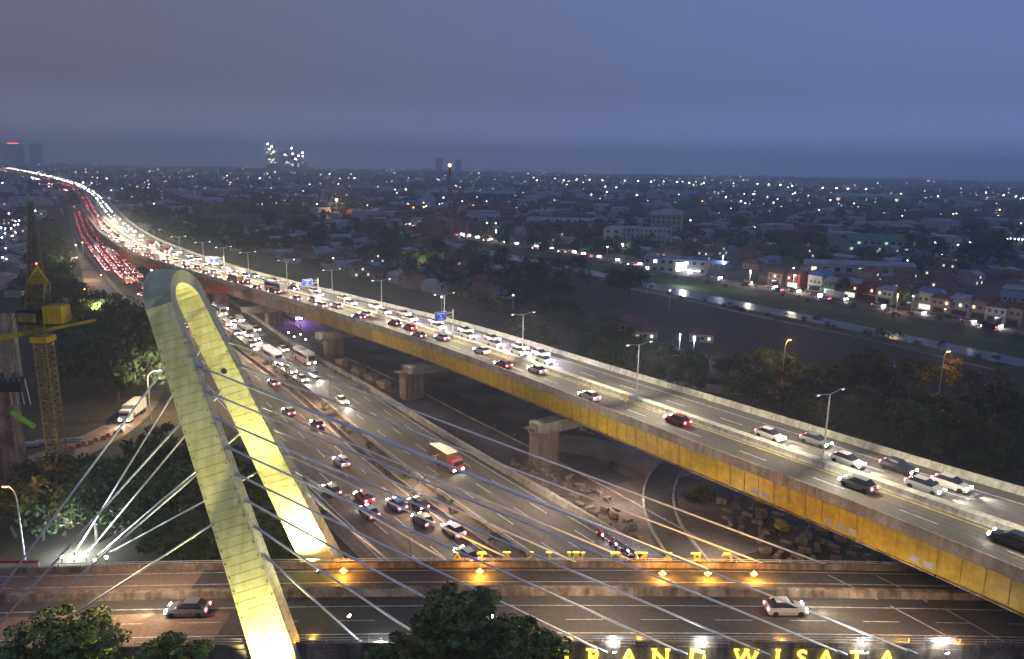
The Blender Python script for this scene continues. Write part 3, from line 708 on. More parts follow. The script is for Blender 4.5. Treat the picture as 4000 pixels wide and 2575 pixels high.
flood((leg_x(4)+0.3, 68.6, 3.6), (leg_x(9), ysouth(9)-1, 9), 26000, YEL, 'floodlight in front of the near pylon leg, aimed up', 70)
flood((leg_x(4)-3, 79.2, zb(-26)+0.6), (leg_x(34), ynorth(34)-1, 34), 26000, YEL, 'floodlight between the pylon legs aimed high at the far leg', 44)
flood((leg_x(4)+6.0, 78.0, zb(-26)+0.6), (leg_x(30), ysouth(30), 30), 7000, (0.9, 1.0, 0.7), 'small floodlight on the deck lighting the side of the near leg', 60)
for i, (px, py) in enumerate(((240,2175),(290,2180),(335,2172),(370,2188),(415,2178))):
    flood(G(px, py, 1.3), (-45-2*i, 86, 26), 1800 if i == 0 else 700, (0.85, 0.95, 1.0), ('leftmost and brightest','second from the left','middle','fourth from the left','rightmost')[i]+' of the white floodlights at the back stay anchors', 60)
lamp('POINT', 'anchor_glow_lamp', G(270, 2160, 1.5)+Vector((0,1.5,1.0)), 4500, (0.8, 0.88, 1.0), size=0.3)
# orange lamps along the far parapet, white ones under the near sign
for i, (px, py) in enumerate(((1341,2230),(1874,2232),(2588,2240),(2765,2240),(2945,2242))):
    p = G(px, py, 7.8); lb = ('leftmost','second','middle','fourth','rightmost')[i]
    t = thing('parapet_lamp', lb+' of the five glowing orange lamps along the far bridge parapet', 'lamp', p, 0, 'orange parapet lamps')
    MB().box((0,0,0.25), (0.7,0.35,0.1)).build('bracket', M['dark'], t)
    MB().octa((0,0,0), 0.48, 0.42).build('bulb', M['e_amber'], t)
    lamp('POINT', 'parapet_lamp_light', p+Vector((0,-0.4,0.5)), 900, (1.0, 0.42, 0.05), size=0.3)
for i, (px, py) in enumerate(((1215,2512),(2230,2512),(2500,2513),(3060,2516),(3530,2520),(3740,2522))):
    p = G(px, py, 7.0); t = thing('rail_lamp', 'orange strip lamp under the near guard rail, '+('leftmost','second from left','third from left','fourth from left','fifth from left','rightmost')[i], 'lamp', p)
    MB().box((0,0,0.1), (2.2,0.12,0.14)).build('tube', M['e_amber'], t); MB().box((0,0.1,0.25), (2.3,0.2,0.08)).build('cover', M['dark'], t)
    lamp('POINT', 'rail_lamp_light', p+Vector((0,0.5,0.4)), 260, (1.0, 0.5, 0.08), size=0.3)
for i, (px, py) in enumerate(((1485,2535),(1805,2535),(2400,2548),(2745,2545),(3385,2550),(3700,2552))):
    p = G(px, py, 7.2); flood(p, p+Vector((0.3,-2,-2)), 900, (0.95, 0.97, 1.0), ('leftmost','second','third','fourth','fifth','rightmost')[i]+' white floodlight hung over the near bridge sign', 110)
    lamp('POINT', 'sign_lamp_light', p+Vector((0,0.6,0.8)), 400, (0.95, 0.97, 1.0), size=0.2)

# lettering
def glyph(ch, size):
    cu = bpy.data.curves.new('glyph', 'FONT'); cu.body = ch; cu.size = size; cu.extrude = 0.09; cu.offset = 0.035; cu.align_x = 'CENTER'
    o = bpy.data.objects.new('glyph', cu); col.objects.link(o); dg = bpy.context.evaluated_depsgraph_get(); dg.update()
    me = bpy.data.meshes.new_from_object(o.evaluated_get(dg)); bpy.data.objects.remove(o); return me
SER = {'R': (-.25,), 'A': (), 'N': (-.28,.28), 'D': (-.22,), 'W': (-.42,0,.42), 'I': (0,), 'T': (), 'G': (), 'S': ()}
def sign(name, label, xs, word, size, y0, z0, flip):
    t = thing(name, label, 'sign')
    for x, ch in zip(xs, word):
        me = glyph(ch, size); me.materials.clear(); me.materials.append(M['lettery'])
        p = BP(x, y0, z0); o = bpy.data.objects.new('letter', me); col.objects.link(o); o.parent = t; o.location = p
        o.rotation_euler = (math.radians(90), 0, math.pi if flip else 0)
        for sx in SER.get(ch, ()):
            b = MB(); b.box((p.x+sx*size, p.y, p.z+size*0.69), (size*0.2, 0.16, size*0.07)).build('serif', M['lettery'], o)
            o.children[-1].matrix_parent_inverse = (Matrix.Translation(p) @ o.rotation_euler.to_matrix().to_4x4()).inverted()
    return t
def bx_at(px, py, z): return G(px, py, z).x
sg = sign('bridge_sign', 'GRAND WISATA in glowing yellow letters on the near side of the bridge', [bx_at(x, 2560, 6.2) for x in (2190,2320,2455,2578,2722,2912,3035,3130,3225,3345,3465)], 'GRANDWISATA', 2.7, 73.1, -2.0, False)
sf = sign('bridge_sign_far', 'backs of the GRAND WISATA letters standing along the far parapet of the bridge', [bx_at(x, 2205, 7.6) for x in (2840,2722,2610,2505,2405,2250,2147,2068,1980,1882,1785)], 'GRANDWISATA', 2.3, 90.9, 0.25, True)
M['letterb'] = mat('unlit_letter_backs', (0.5, 0.42, 0.05), 0.6, 0.1, 1)
for o in sf.children:
    o.data.materials.clear(); o.data.materials.append(M['letterb'])
    for c_ in o.children: c_.data.materials.clear(); c_.data.materials.append(M['lettery'])
    b = MB(); p = o.location; b.box((p.x, p.y, p.z+1.63), (1.0, 0.22, 0.08)); q = b.build('lit_top_edge', M['lettery'], o); q.matrix_parent_inverse = (Matrix.Translation(p) @ o.rotation_euler.to_matrix().to_4x4()).inverted()
sf.name = 'bridge_sign'
for px in (1500, 2420, 2790, 3310, 3670):      # white rail frames above the near sign
    p = G(px, 2512, 7.9); t = bpy.data.objects.new('rail_frame', None); col.objects.link(t); t.location = p; t.parent = br
    for z in (0, 0.35, 0.7): MB().box((0,0,z), (3.4,0.06,0.06)).build('bar', M['galv'], t)
    for x in (-1.7, 0, 1.7): MB().box((x,0.05,0.3), (0.07,0.07,1.0)).build('upright', M['galv'], t)
# tall curved lamp over the toll road
def curved_lamp(base, h, arm, rz, label, em, power, colr, group=None):
    t = thing('street_lamp', label, 'street lamp', base, rz, group)
    MB().tube((0,0,0), (0,0,h*0.82), 0.14, 0.1, 7).build('pole', M['galv'], t)
    b = MB(); pr_ = Vector((0,0,h*0.82))
    for k in range(1, 6):
        a = k/5*math.pi/2; q = Vector((arm*(1-math.cos(a)), 0, h*0.82+h*0.18*math.sin(a))); b.tube(pr_, q, 0.08, n=6); pr_ = q
    b.build('arm', M['galv'], t)
    hd_ = MB().box((arm+0.3, 0, h), (0.9, 0.3, 0.16)).build('lamp_head', M['galv'], t)
    if em: MB().box((arm+0.3, 0, h-0.11), (0.7, 0.26, 0.12)).build('lens', em, hd_)
    if power: lamp('POINT', 'street_lamp_light', (arm+0.3, 0, h-0.5), power, colr, parent=t, size=0.25)
    return t
curved_lamp(G(1607, 2222, 0), 14.5, 3.0, 0.35, 'tall grey curved street lamp rising from the toll road behind the bridge', None, 0, None)
curved_lamp(G(100, 2200, 0)+Vector((0,0,0)), 12.5, 1.2, math.pi, 'orange curved street lamp at the left edge above the bridge', M['e_or'], 1100, (1, 0.5, 0.14))
for px, py, h, lb in ((3053, 1500, 13, 'left one of two orange street lamps beyond the expressway'), (3662, 1570, 14, 'right one of two orange street lamps beyond the expressway')):
    curved_lamp(G(px, py, 0), h, 0.9, 0.2, lb, M['e_or'], 3000, (1, 0.45, 0.1))
# warm toll road lighting from roadside masts behind
for i, (px, py) in enumerate(((640,1640),(420,1320),(335,1100))):
    p = G(px-50, py, 0); curved_lamp(p, 12, 2.5, 0.2, ('nearest','middle','farthest')[i]+' of the roadside lamps on the left verge of the toll road', M['e_warm'], 9000, (1.0, 0.72, 0.42), 'roadside lamps on the left verge')
lamp('SPOT', 'bridge_road_fill_light', BP(-45, 79, 12), 8000, (1.0, 0.66, 0.4), direc=(0,0.1,-1), angle=150, blend=1)  # fill spots without fixtures, added to warm and brighten the bridge road
lamp('SPOT', 'bridge_road_fill_light', BP(42, 79, 11), 4500, (1.0, 0.7, 0.42), direc=(0,0.1,-1), angle=150, blend=1)
for i, dd in enumerate((95, 150, 205, 265)):
    p = tollR.at(dd, 0, 0, 1.6)
    t = thing('median_lamp', ('first','second','third','fourth')[i]+' slim lamp post rising from the planted toll median', 'street lamp', p, tollR.heading(dd), 'slim lamps in the toll median')
    MB().tube((0,0,0), (0,0,9), 0.09, 0.07).build('pole', M['galv'], t); MB().box((0,0,9.05), (0.3,1.4,0.12)).build('lamp_head', M['galv'], t)
    for q in (-1, 1):
        for s_ in (-1, 1): lamp('SPOT', 'median_lamp_light', (0,s_*0.5,8.8), 7000, (1.0, 0.72, 0.46), parent=t, direc=(q*1.6,s_*0.9,-1), angle=125, blend=1.0)
lamp('SPOT', 'bridge_road_fill_light', BP(10, 78, 11), 5500, (1.0, 0.72, 0.42), direc=(0,0.1,-1), angle=150, blend=1)  # another added fill spot over the bridge deck
#__PART2__
# ---------------------------------------------------------------- vehicles
def loft(b, secs):
    """closed hull through rectangular-ish rings [(x, half width, z low, z high, top half width)]"""
    k = len(b.v)
    for i, (x, hw, z0, z1, tw) in enumerate(secs):
        b.v += [(x,-hw,z0),(x,hw,z0),(x,hw*1.02,(z0+z1)/2),(x,tw,z1),(x,-tw,z1),(x,-hw*1.02,(z0+z1)/2)]
        if i:
            q = k+6*i
            for j in range(6): jj = (j+1) % 6; b.f.append((q-6+j, q-6+jj, q+jj, q+j))
    b.f.append(tuple(k+j for j in reversed(range(6)))); b.f.append(tuple(k+6*(len(secs)-1)+j for j in range(6)))
    return b
MESH = {}
def shared(key, fn):
    if key not in MESH: MESH[key] = fn()
    return MESH[key]
def wheel_me(r, w_):
    return shared(('wheel', r), lambda: MB().tube((0,-w_/2,0), (0,w_/2,0), r, n=10).mesh('wheel', M['tyre'], False))
paints = {}
def paint(n, c):
    if n not in paints: paints[n] = mat('car_paint_'+n, c, 0.3, 0.04, 1, spec=0.6)
    return paints[n]
PC = {'white': (0.6,0.6,0.58), 'silver': (0.38,0.4,0.42), 'black': (0.02,0.02,0.025), 'grey': (0.14,0.15,0.16), 'red': (0.32,0.03,0.03), 'blue': (0.04,0.08,0.25), 'brown': (0.16,0.08,0.05)}
def make_car(c, blue=False, big=1.0):
    t = thing('car', 'x', 'car')
    p = paint(c, PC[c])
    loft(MB(), [(-2.15,0.78,0.35,0.85,0.7),(-2.0,0.88,0.25,1.0,0.8),(-0.6,0.92,0.22,1.05,0.84),(1.0,0.92,0.22,1.0,0.82),(1.9,0.88,0.25,0.85,0.74),(2.2,0.76,0.35,0.7,0.6)]).build('body', p, t)
    loft(MB(), [(-1.85,0.74,0.95,1.0,0.7),(-1.2,0.8,0.98,1.5,0.62),(0.3,0.8,0.98,1.55,0.62),(1.1,0.76,0.95,1.0,0.7)]).build('cabin_glass', M['glass'], t)
    MB().box((-0.45,0,1.56), (1.5,1.2,0.05)).build('roof', p, t)
    for x in (-1.35, 1.4):
        for y in (-0.82, 0.82): inst(wheel_me(0.33, 0.22), 'wheel', t, (x, y, 0.33))
    for y in (-0.62, 0.62):
        inst(shared('head'+str(blue)+str(big), lambda: MB().box((0,0,0), (0.14,0.34*big,0.24*big)).mesh('headlight', M['e_headb'] if blue else M['e_head'])), 'headlight', t, (2.12, y, 0.66))
        inst(shared('tail', lambda: MB().box((0,0,0), (0.12,0.34,0.26)).mesh('taillight', M['e_tail'])), 'taillight', t, (-2.1, y, 0.82))
    return t
def make_van(c):
    t = thing('van', 'x', 'van'); p = paint(c, PC[c])
    loft(MB(), [(-2.3,0.86,0.3,1.85,0.8),(-2.2,0.92,0.25,1.95,0.82),(0.9,0.92,0.25,1.95,0.82),(1.7,0.9,0.25,1.1,0.82),(2.25,0.84,0.35,0.85,0.74)]).build('body', p, t)
    for s_ in (-1, 1): MB().box((-0.6, s_*0.91, 1.45), (2.6,0.05,0.5)).build('side_window', M['glass'], t)
    for x in (-1.45, 1.4):
        for y in (-0.82, 0.82): inst(wheel_me(0.34, 0.22), 'wheel', t, (x, y, 0.34))
    for y in (-0.62, 0.62):
        inst(MESH['headFalse1.25'], 'headlight', t, (2.2, y, 0.7)); inst(MESH['tail'], 'taillight', t, (-2.28, y, 0.95))
    return t
def make_bus(c, c2):
    t = thing('bus', 'x', 'bus'); p = paint(c, PC[c])
    loft(MB(), [(-5.6,1.15,0.5,3.1,1.0),(-5.5,1.22,0.35,3.3,1.12),(5.3,1.22,0.35,3.3,1.12),(5.7,1.12,0.45,3.0,0.95)]).build('body', p, t)
    for s_ in (-1, 1):
        MB().box((-0.2, s_*1.235, 2.15), (10.2,0.05,0.9)).build('window_band', M['glass'], t)
        MB().box((-0.2, s_*1.24, 1.1), (10.4,0.04,0.35)).build('stripe', paint(c2, PC[c2]), t)
    MB().box((5.66,0,2.1), (0.1,1.9,1.3)).build('windscreen', M['glass'], t)
    MB().box((-1,0,3.4), (2.4,1.4,0.22)).build('roof_unit', paint('grey', PC['grey']), t)
    for x in (-3.4, 3.7):
        for y in (-1.1, 1.1): inst(wheel_me(0.5, 0.3), 'wheel', t, (x, y, 0.5))
    for y in (-0.85, 0.85):
        inst(MESH['headFalse1.25'], 'headlight', t, (5.66, y, 0.8)); inst(MESH['tail'], 'taillight', t, (-5.62, y, 1.0))
    return t
def make_truck(c, lit=False):
    t = thing('truck', 'x', 'truck'); p = paint(c, PC[c])
    loft(MB(), [(2.2,1.1,0.5,2.5,1.0),(2.4,1.15,0.45,2.65,1.05),(3.7,1.15,0.45,2.6,1.05),(4.1,1.1,0.5,1.6,1.0)]).build('cab', p, t)
    MB().box((4.0,0,1.95), (0.2,1.9,0.7)).build('windscreen', M['glass'], t)
    MB().box((-1.2,0,0.75), (6.6,0.9,0.25)).build('chassis', M['dark'], t)
    MB().box((-1.2,0,2.05), (6.4,2.35,2.3)).build('cargo_box', paint('brown' if c == 'red' else 'white', PC['brown' if c == 'red' else 'white']), t)
    for k in range(5): MB().box((-3.9+k*1.35,1.19,2.05), (0.12,0.06,2.2)).build('rib', M['galv'], t)
    for x in (-3.3, -2.2, 3.1):
        for y in (-1.0, 1.0): inst(wheel_me(0.48, 0.3), 'wheel', t, (x, y, 0.48))
    for y in (-0.85, 0.85):
        inst(MESH['headFalse1.25'], 'headlight', t, (4.1, y, 0.85)); inst(MESH['tail'], 'taillight', t, (-4.42, y, 1.0))
    for y in (-0.9, 0, 0.9): inst(shared('amber', lambda: MB().box((0,0,0), (0.1,0.16,0.1)).mesh('marker_light', M['e_amber'])), 'marker_light', t, (-4.42, y, 3.1))
    return t
protos = {c: make_car(c, big=1.25) for c in PC}
protos['bluelit'] = make_car('white', True, 1.9)
vans = {c: make_van(c) for c in ('white', 'silver', 'black')}
buses = {0: make_bus('white', 'blue'), 1: make_bus('silver', 'red')}
trucks = {0: make_truck('white'), 1: make_truck('red')}
ALLP = list(protos.values())+list(vans.values())+list(buses.values())+list(trucks.values())
used_p = set()
FARB = {'e_farhead': MB(), 'e_tail': MB(), 'body': MB()}
M['e_farhead'] = emis('distant_headlamp', (1.0, 0.93, 0.75), 16)
def put(proto, road, d, u, away, dz, label, group, light=0, lcol=(1.0, 0.92, 0.78), sc_=1.12):
    if d > 560 and not light:
        p = road.at(d, u, dz); h = road.heading(d, u); f = Vector((math.cos(h), math.sin(h), 0)); s_ = Vector((-f.y, f.x, 0))
        FARB['body'].box((p.x, p.y, p.z+0.8), (4.4, 1.8, 1.5), h, 0.8)
        if away and d > 900 and vr.random() < 0.6: return proto
        for q in (-0.6, 0.6):
            c = p-f*2.3+s_*q+Vector((0,0,0.8)); r_ = 0.22*max(1, d/760)*vr.choice((0.35,0.6,0.9,1.3))
            FARB['e_tail' if away else 'e_farhead'].octa(tuple(c), r_*(0.7 if away else 1.6))
        return proto
    p = road.at(d, u, dz); h = road.heading(d, u)
    if not away: h += math.pi
    o = copy_tree(proto) if proto.name in used_p else proto
    used_p.add(proto.name); o.location = p; o.rotation_euler = (0, 0, h); o.scale = (sc_,)*3
    o['label'] = label; o['group'] = group
    if light:
        l = lamp('SPOT', 'headlamp_beam', (2.6, 0, 0.75), light, lcol, parent=o, direc=(1, 0, -0.1), angle=75, blend=1.0, size=0.12)
        l.data.energy = light
    return o
CN = ['white','silver','black','grey','white','silver','black','red','blue','grey']
def pick(r, heavy=0.16):
    q = r.random()
    if q < heavy*0.45: k = r.choice((0, 1)); return buses[k], ('blue striped bus', 'red striped bus')[k], 13.5
    if q < heavy: k = r.choice((0, 0, 1)); return trucks[k], ('white box truck', 'red truck with brown box')[k], 11
    if q < 0.4: k = r.choice(('white','silver','black')); return vans[k], k+' van', 6.5
    k = r.choice(CN); return protos[k], k+' car', 6.0
vr = random.Random(5)
sL = lambda px: V.find(px, 0.1)
# --- on the expressway: tail lights in the left half, headlights in the right half
Gt, Gh = 'vehicles driving away on the expressway', 'vehicles driving towards the camera on the expressway'
def near_label(n, where): return n+' '+where
for px, u, kind in ((2600,0.262,'red'),(2300,0.09,'white'),(2060,0.262,'silver'),(3300,0.262,'grey'),(3890,0.262,'black'),(1960,0.09,'red'),(1830,0.262,'white'),(1690,0.262,'silver'),(1640,0.09,'grey'),(1560,0.262,'red'),(1500,0.26,'black')):
    s0 = sL(px); put(protos[kind], V, s0, u, True, 0.02, '%s car with tail lamps in the expressway %s lane' % (kind, 'inner' if u > .2 else 'outer'), Gt, 0)
for i, (px, u, kind) in enumerate(((3500,0.77,'white'),(3440,0.59,'silver'),(3290,0.77,'black'),(3150,0.59,'white'),(2960,0.77,'grey'),(2840,0.59,'white'),(1985,0.6,'bluelit'),(1930,0.77,'bluelit'),(1900,0.6,'bluelit'),(1850,0.77,'white'),(1800,0.6,'bluelit'),(1760,0.77,'bluelit'),(1700,0.6,'white'),(1650,0.77,'bluelit'),(1600,0.6,'bluelit'),(1550,0.77,'white'),(1490,0.6,'bluelit'),(1440,0.77,'silver'),(1390,0.6,'white'),(1330,0.77,'bluelit'),(1270,0.6,'white'),(1215,0.77,'bluelit'),(1150,0.6,'white'),(1100,0.77,'bluelit'))):
    s0 = sL(px); put(protos[kind], V, s0, u, False, 0.02, '%s car with %sheadlamps in the %s lane of the expressway' % ('white' if kind == 'bluelit' else kind, 'bluish ' if kind == 'bluelit' else 'warm ', 'inner' if u < .7 else 'outer'), Gh, 2600 if i < 22 else 0, (0.72,0.66,1.0) if kind == 'bluelit' else (1,.92,.8))
d = sL(1450)
for lane, u, away in ((0,0.09,True),(1,0.262,True),(2,0.6,False),(3,0.77,False)):
    d = sL(1450 if away else 1060)+vr.random()*10; n = 0
    while d < V.len-20:
        pr_, nm, ln = pick(vr, 0.18)
        far = d > 330
        put(pr_, V, d, u+vr.uniform(-0.012, 0.012), away, 0.02, nm+(' in the %s queue of tail lamps' if away else ' in the %s stream of headlamps') % ('outer' if u in (0.09, 0.77) else 'inner'), Gt if away else Gh, 0)
        gap = (9, 8, 16, 15)[lane]
        d += ln+gap*vr.uniform(0.5, 1.7)*(1.0 if d > 300 else 1.9)*(1+max(0, d-500)/500)
# --- toll road, left carriageway (away)
Ga, Gi = 'vehicles driving away on the toll road', 'vehicles coming towards the camera on the toll road'
tn = tollL.len
def tpx(road, px, u): return road.find(px, u, 20, 700)
for px, u, k in ((1415,0.4,'red'),(1440,0.28,'silver'),(1640,0.86,'black'),(1660,0.7,'grey'),(1760,0.86,'white'),(1830,0.68,'silver'),(1560,0.64,'blue'),(1330,0.6,'white'),(1240,0.8,'black'),(1130,0.62,'grey'),(1070,0.85,'silver'),(840,0.3,'white'),(720,0.5,'black'),(880,0.7,'red'),(1300,0.15,'grey')):
    put(protos[k], tollL, tpx(tollL, px, u), u, True, 0.07, k+' car driving away on the toll road', Ga, 0)
for u in (0.14, 0.38, 0.62, 0.86):
    d = tpx(tollL, 640, u)+vr.random()*20
    while d < 2600:
        pr_, nm, ln = pick(vr, 0.12)
        if u > 0.3 or d > 420: put(pr_, tollL, d, u, True, 0.07, nm+' in the queue on the toll road', Ga, 0)
        d += ln+(28 if d < 350 else 7)*vr.uniform(0.6, 1.6)*(1+max(0, d-600)/600)
# --- toll road, right carriageway (towards)
lg = 0
for px, u, k in ((1340,0.42,'w'),(1225,0.55,'w'),(1180,0.3,'w'),(1140,0.32,'c'),(1100,0.36,'c'),(1065,0.3,'b'),(1030,0.34,'w'),(1000,0.5,'c'),(985,0.3,'w'),(960,0.45,'b'),(940,0.68,'c'),(925,0.3,'w'),(905,0.5,'w'),(890,0.34,'c'),(875,0.7,'w'),(860,0.5,'b'),(845,0.35,'c'),(1000,0.72,'w'),(1105,0.7,'w'),(1165,0.88,'w')):
    k2 = {'w': protos['white'], 'c': vans['silver'], 'b': buses[0]}[k]
    put(k2, tollR, tpx(tollR, px, u), u, False, 0.06, {'w':'white car','c':'silver van','b':'blue striped bus'}[k]+' with bright headlamps on the toll road', Gi, 2600 if lg < 13 else 0); lg += 1
put(trucks[1], tollR, tpx(tollR, 1745, 0.6), 0.6, False, 0.06, 'red cabbed truck with a brown box, alone on the right carriageway of the toll road', 'x', 3200)['group'] = Gi
o = put(buses[1], tollR, tpx(tollR, 1190, 0.8), 0.78, False, 0.06, 'silver bus with a red stripe beside the tan boundary wall', Gi, 0)
for u in (0.33, 0.52, 0.72):
    d = tpx(tollR, 800, u)+vr.random()*20
    while d < 2600:
        pr_, nm, ln = pick(vr, 0.2); put(pr_, tollR, d, u, False, 0.06, nm+' in the headlamp stream beneath the expressway', Gi, 0)
        d += ln+14*vr.uniform(0.6, 1.6)*(1+max(0, d-500)/500)
# riverside road
Gr = 'vehicles on the riverside road'
protos['warmlit'] = make_car('silver', False, 2.6); ALLP.append(protos['warmlit'])
def road_car(d, u, near_, pr_, nm):
    p = rroad.at(d, u, 0.13); h = rroad.heading(d, u)+(0 if near_ else math.pi); o = copy_tree(pr_) if pr_.name in used_p else pr_; used_p.add(pr_.name)
    o.location = p; o.rotation_euler = (0, 0, h); o.scale = (1.2,)*3; o['label'] = nm+' on the riverside road'; o['group'] = Gr; return o
for u, near_, g0 in ((0.25, False, 26), (0.72, True, 7)):
    d = 30; n = 0
    while d < rroad.len-5:
        pr_, nm, ln = pick(vr, 0.08)
        if near_ and ln < 10: pr_, nm = protos['warmlit'], 'silver car with glaring headlamps'
        o = road_car(d, u, near_, pr_, nm); n += 1
        if near_ and n % 5 == 0: lamp('SPOT', 'headlamp_beam', (2.8, 0, 0.8), 2500, (1,.85,.65), parent=o, direc=(1,0,-0.08), angle=80, blend=1, size=0.2)
        d += ln+g0*vr.uniform(0.3, 2.6)*(1+d/3000 if False else 1)
for px, u, c, k in ((3230,0.5,'white','truck'),):
    o = put(trucks[0], rroad, rroad.find(3110, 1), 1.25, False, 0.1, 'white box truck parked before the row houses beyond the canal', 'parked vehicles by the row houses', 0)
# bridge road traffic
for x, y0, k, away, lb in ((34, 80.2, 'silver', 1, 'silver car driving across the road bridge below the cables'), (-38, 80.4, 'grey', 0, 'dark grey car on the road bridge left of the pylon'), (-4, 77.2, 'white', 1, 'white car crossing the bridge behind the big centre tree')):
    o = copy_tree(protos[k]); o.location = BP(x, y0, 0.02); o.rotation_euler = (0, 0, 0.035 if away else math.pi+0.035); o.scale = (1.12,)*3; o['label'] = lb; o['group'] = 'cars on the road bridge'
    lamp('SPOT', 'headlamp_beam', (2.6, 0, 0.75), 1500, (1,.85,.6), parent=o, direc=(1,0,-0.1), angle=75, blend=1, size=0.12)
o = copy_tree(trucks[0]); p = kurve.at(kurve.len*0.62, 0.5, 0.12); o.location = p; o.rotation_euler = (0,0,kurve.heading(kurve.len*0.62)+math.pi); o['label'] = 'white truck turning on the curved lane left of the pylon'; o['group'] = 'trucks left of the pylon'
lamp('SPOT', 'headlamp_beam', (4.4, 0, 0.9), 2500, (1,.8,.5), parent=o, direc=(1,0,-0.12), angle=80, blend=1, size=0.12)
for k_, mm in (('e_farhead', M['e_farhead']), ('e_tail', M['e_tail']), ('body', M['glass'])): tag(FARB[k_].build('distant_traffic', mm), 'jam of far off vehicles merging into ribbons of light', 'traffic', kind='stuff')
for pr_ in ALLP:
    if pr_.name not in used_p:
        put(pr_, rroad, 60, 0.72, False, 0.13, 'vehicle waiting on the riverside road', Gr)

# motorcycles with riders beside the boundary wall
def skin_body(name, joints, edges, radii, mt, parent, loc, rz):
    me = bpy.data.meshes.new(name); me.from_pydata(joints, edges, []); o = bpy.data.objects.new(name, me); col.objects.link(o)
    sk = o.modifiers.new('skin', 'SKIN'); 
    for i, r in enumerate(radii): me.skin_vertices[0].data[i].radius = (r, r) if me.skin_vertices else None
    me.skin_vertices[0].data[0].use_root = True
    sb = o.modifiers.new('sub', 'SUBSURF'); sb.levels = 1; sb.render_levels = 1
    dg = bpy.context.evaluated_depsgraph_get(); dg.update(); m2 = bpy.data.meshes.new_from_object(o.evaluated_get(dg)); m2.name = name
    bpy.data.objects.remove(o); m2.materials.clear(); m2.materials.append(mt); return m2
bJ = [(0,0,0.82),(0.05,0,1.1),(0.12,0,1.38),(0.16,0,1.52),(0.2,0,1.68),(0.1,0.2,1.36),(0.3,0.26,1.14),(0.52,0.24,1.08),(0.1,-0.2,1.36),(0.3,-0.26,1.14),(0.52,-0.24,1.08),(0.02,0.13,0.8),(0.38,0.19,0.74),(0.2,0.19,0.34),(0.32,0.19,0.28),(0.02,-0.13,0.8),(0.38,-0.19,0.74),(0.2,-0.19,0.34),(0.32,-0.19,0.28)]
bE = [(0,1),(1,2),(2,3),(3,4),(2,5),(5,6),(6,7),(2,8),(8,9),(9,10),(0,11),(11,12),(12,13),(13,14),(0,15),(15,16),(16,17),(17,18)]
bR = [0.16,0.15,0.17,0.06,0.1,0.07,0.05,0.035,0.07,0.05,0.035,0.1,0.08,0.05,0.05,0.1,0.08,0.05,0.05]
try:
    o_ = bpy.data.objects.new('tmp', bpy.data.meshes.new('tmp')); bpy.data.objects.remove(o_)
    def body_mesh():
        me = bpy.data.meshes.new('rider_body'); me.from_pydata(bJ, bE, [])
        o = bpy.data.objects.new('rb', me); col.objects.link(o); o.modifiers.new('skin', 'SKIN')
        if not me.skin_vertices:
            bpy.context.view_layer.objects.active = o
        for i, r in enumerate(bR): me.skin_vertices[0].data[i].radius = (r, r)
        me.skin_vertices[0].data[0].use_root = True
        sb = o.modifiers.new('sub', 'SUBSURF'); sb.levels = 1
        dg = bpy.context.evaluated_depsgraph_get(); dg.update(); m2 = bpy.data.meshes.new_from_object(o.evaluated_get(dg)); bpy.data.objects.remove(o); return m2
    RB = body_mesh()
except Exception as ex:
    print('rider fallback', ex)
    b = MB()
    for (i, j) in bE: b.tube(bJ[i], bJ[j], bR[i], bR[j], 6)
    RB = b.mesh('rider_body', M['dark'])
jackets = [mat('dark_red_jacket', (0.25,0.03,0.03), 0.8), mat('grey_jacket', (0.2,0.2,0.22), 0.8), mat('black_jacket', (0.03,0.03,0.035), 0.8), mat('violet_jacket', (0.15,0.08,0.25), 0.8)]
skin = mat('skin', (0.35,0.2,0.13), 0.6, 0.05)
def motorbike(p, rz, label, plabel, jk):
    t = thing('motorcycle', label, 'motorcycle', p, rz, 'motorcycles beside the boundary wall')
    for x in (-0.62, 0.66): MB().tube((x,-0.06,0.3),(x,0.06,0.3),0.3,n=12).build('wheel', M['tyre'], t)
    loft(MB(), [(-0.85,0.1,0.62,0.78,0.08),(-0.3,0.16,0.45,0.82,0.13),(0.2,0.14,0.35,0.7,0.1),(0.42,0.12,0.45,1.0,0.08)]).build('body', paint('black', PC['black']), t)
    MB().tube((0.45,0,0.95),(0.66,0,0.3),0.05,n=5).build('fork', M['galv'], t); MB().tube((0.42,-0.32,1.05),(0.42,0.32,1.05),0.025,n=5).build('handlebar', M['dark'], t)
    MB().octa((0.62,0,0.88),0.16).build('headlight', M['e_headb'], t); MB().box((-0.9,0,0.72),(0.06,0.16,0.1)).build('taillight', M['e_tail'], t)
    lamp('SPOT', 'headlamp_beam', (0.8,0,0.85), 420, (0.8,0.72,1), parent=t, direc=(1,0,-0.2), angle=80, blend=1, size=0.1)
    r = thing('person', plabel, 'person', p, rz, 'motorcycle riders beside the boundary wall')
    me = RB.copy(); me.materials.clear(); me.materials.append(jk); bo = bpy.data.objects.new('body', me); col.objects.link(bo); bo.parent = r
    b = MB(); 
    for k in range(6):
        for j in range(10): pass
    h_ = MB().octa((0.2,0,1.74),0.17,0.17); me2 = h_.mesh('helmet', M['dark'] if jk is jackets[0] else paint('white', PC['white'])); ho_ = bpy.data.objects.new('helmet', me2); col.objects.link(ho_); ho_.parent = r
    ss = ho_.modifiers.new('s', 'SUBSURF'); ss.levels = 2; ss.render_levels = 2
for i, (px, py) in enumerate(((2345,2103),(2395,2138),(2440,2165),(2475,2192))):
    h = tollR.heading(tpx(tollR, px, 0.95))+math.pi
    motorbike(G(px, py, 0.06), h+0.1*(i-1), ('rearmost','second','third','front')[i]+' motorcycle with a white headlamp hugging the tan boundary wall', 'rider in a '+('dark red','grey','black','violet')[i]+' jacket on the '+('rearmost','second','third','front')[i]+' motorcycle', jackets[i])

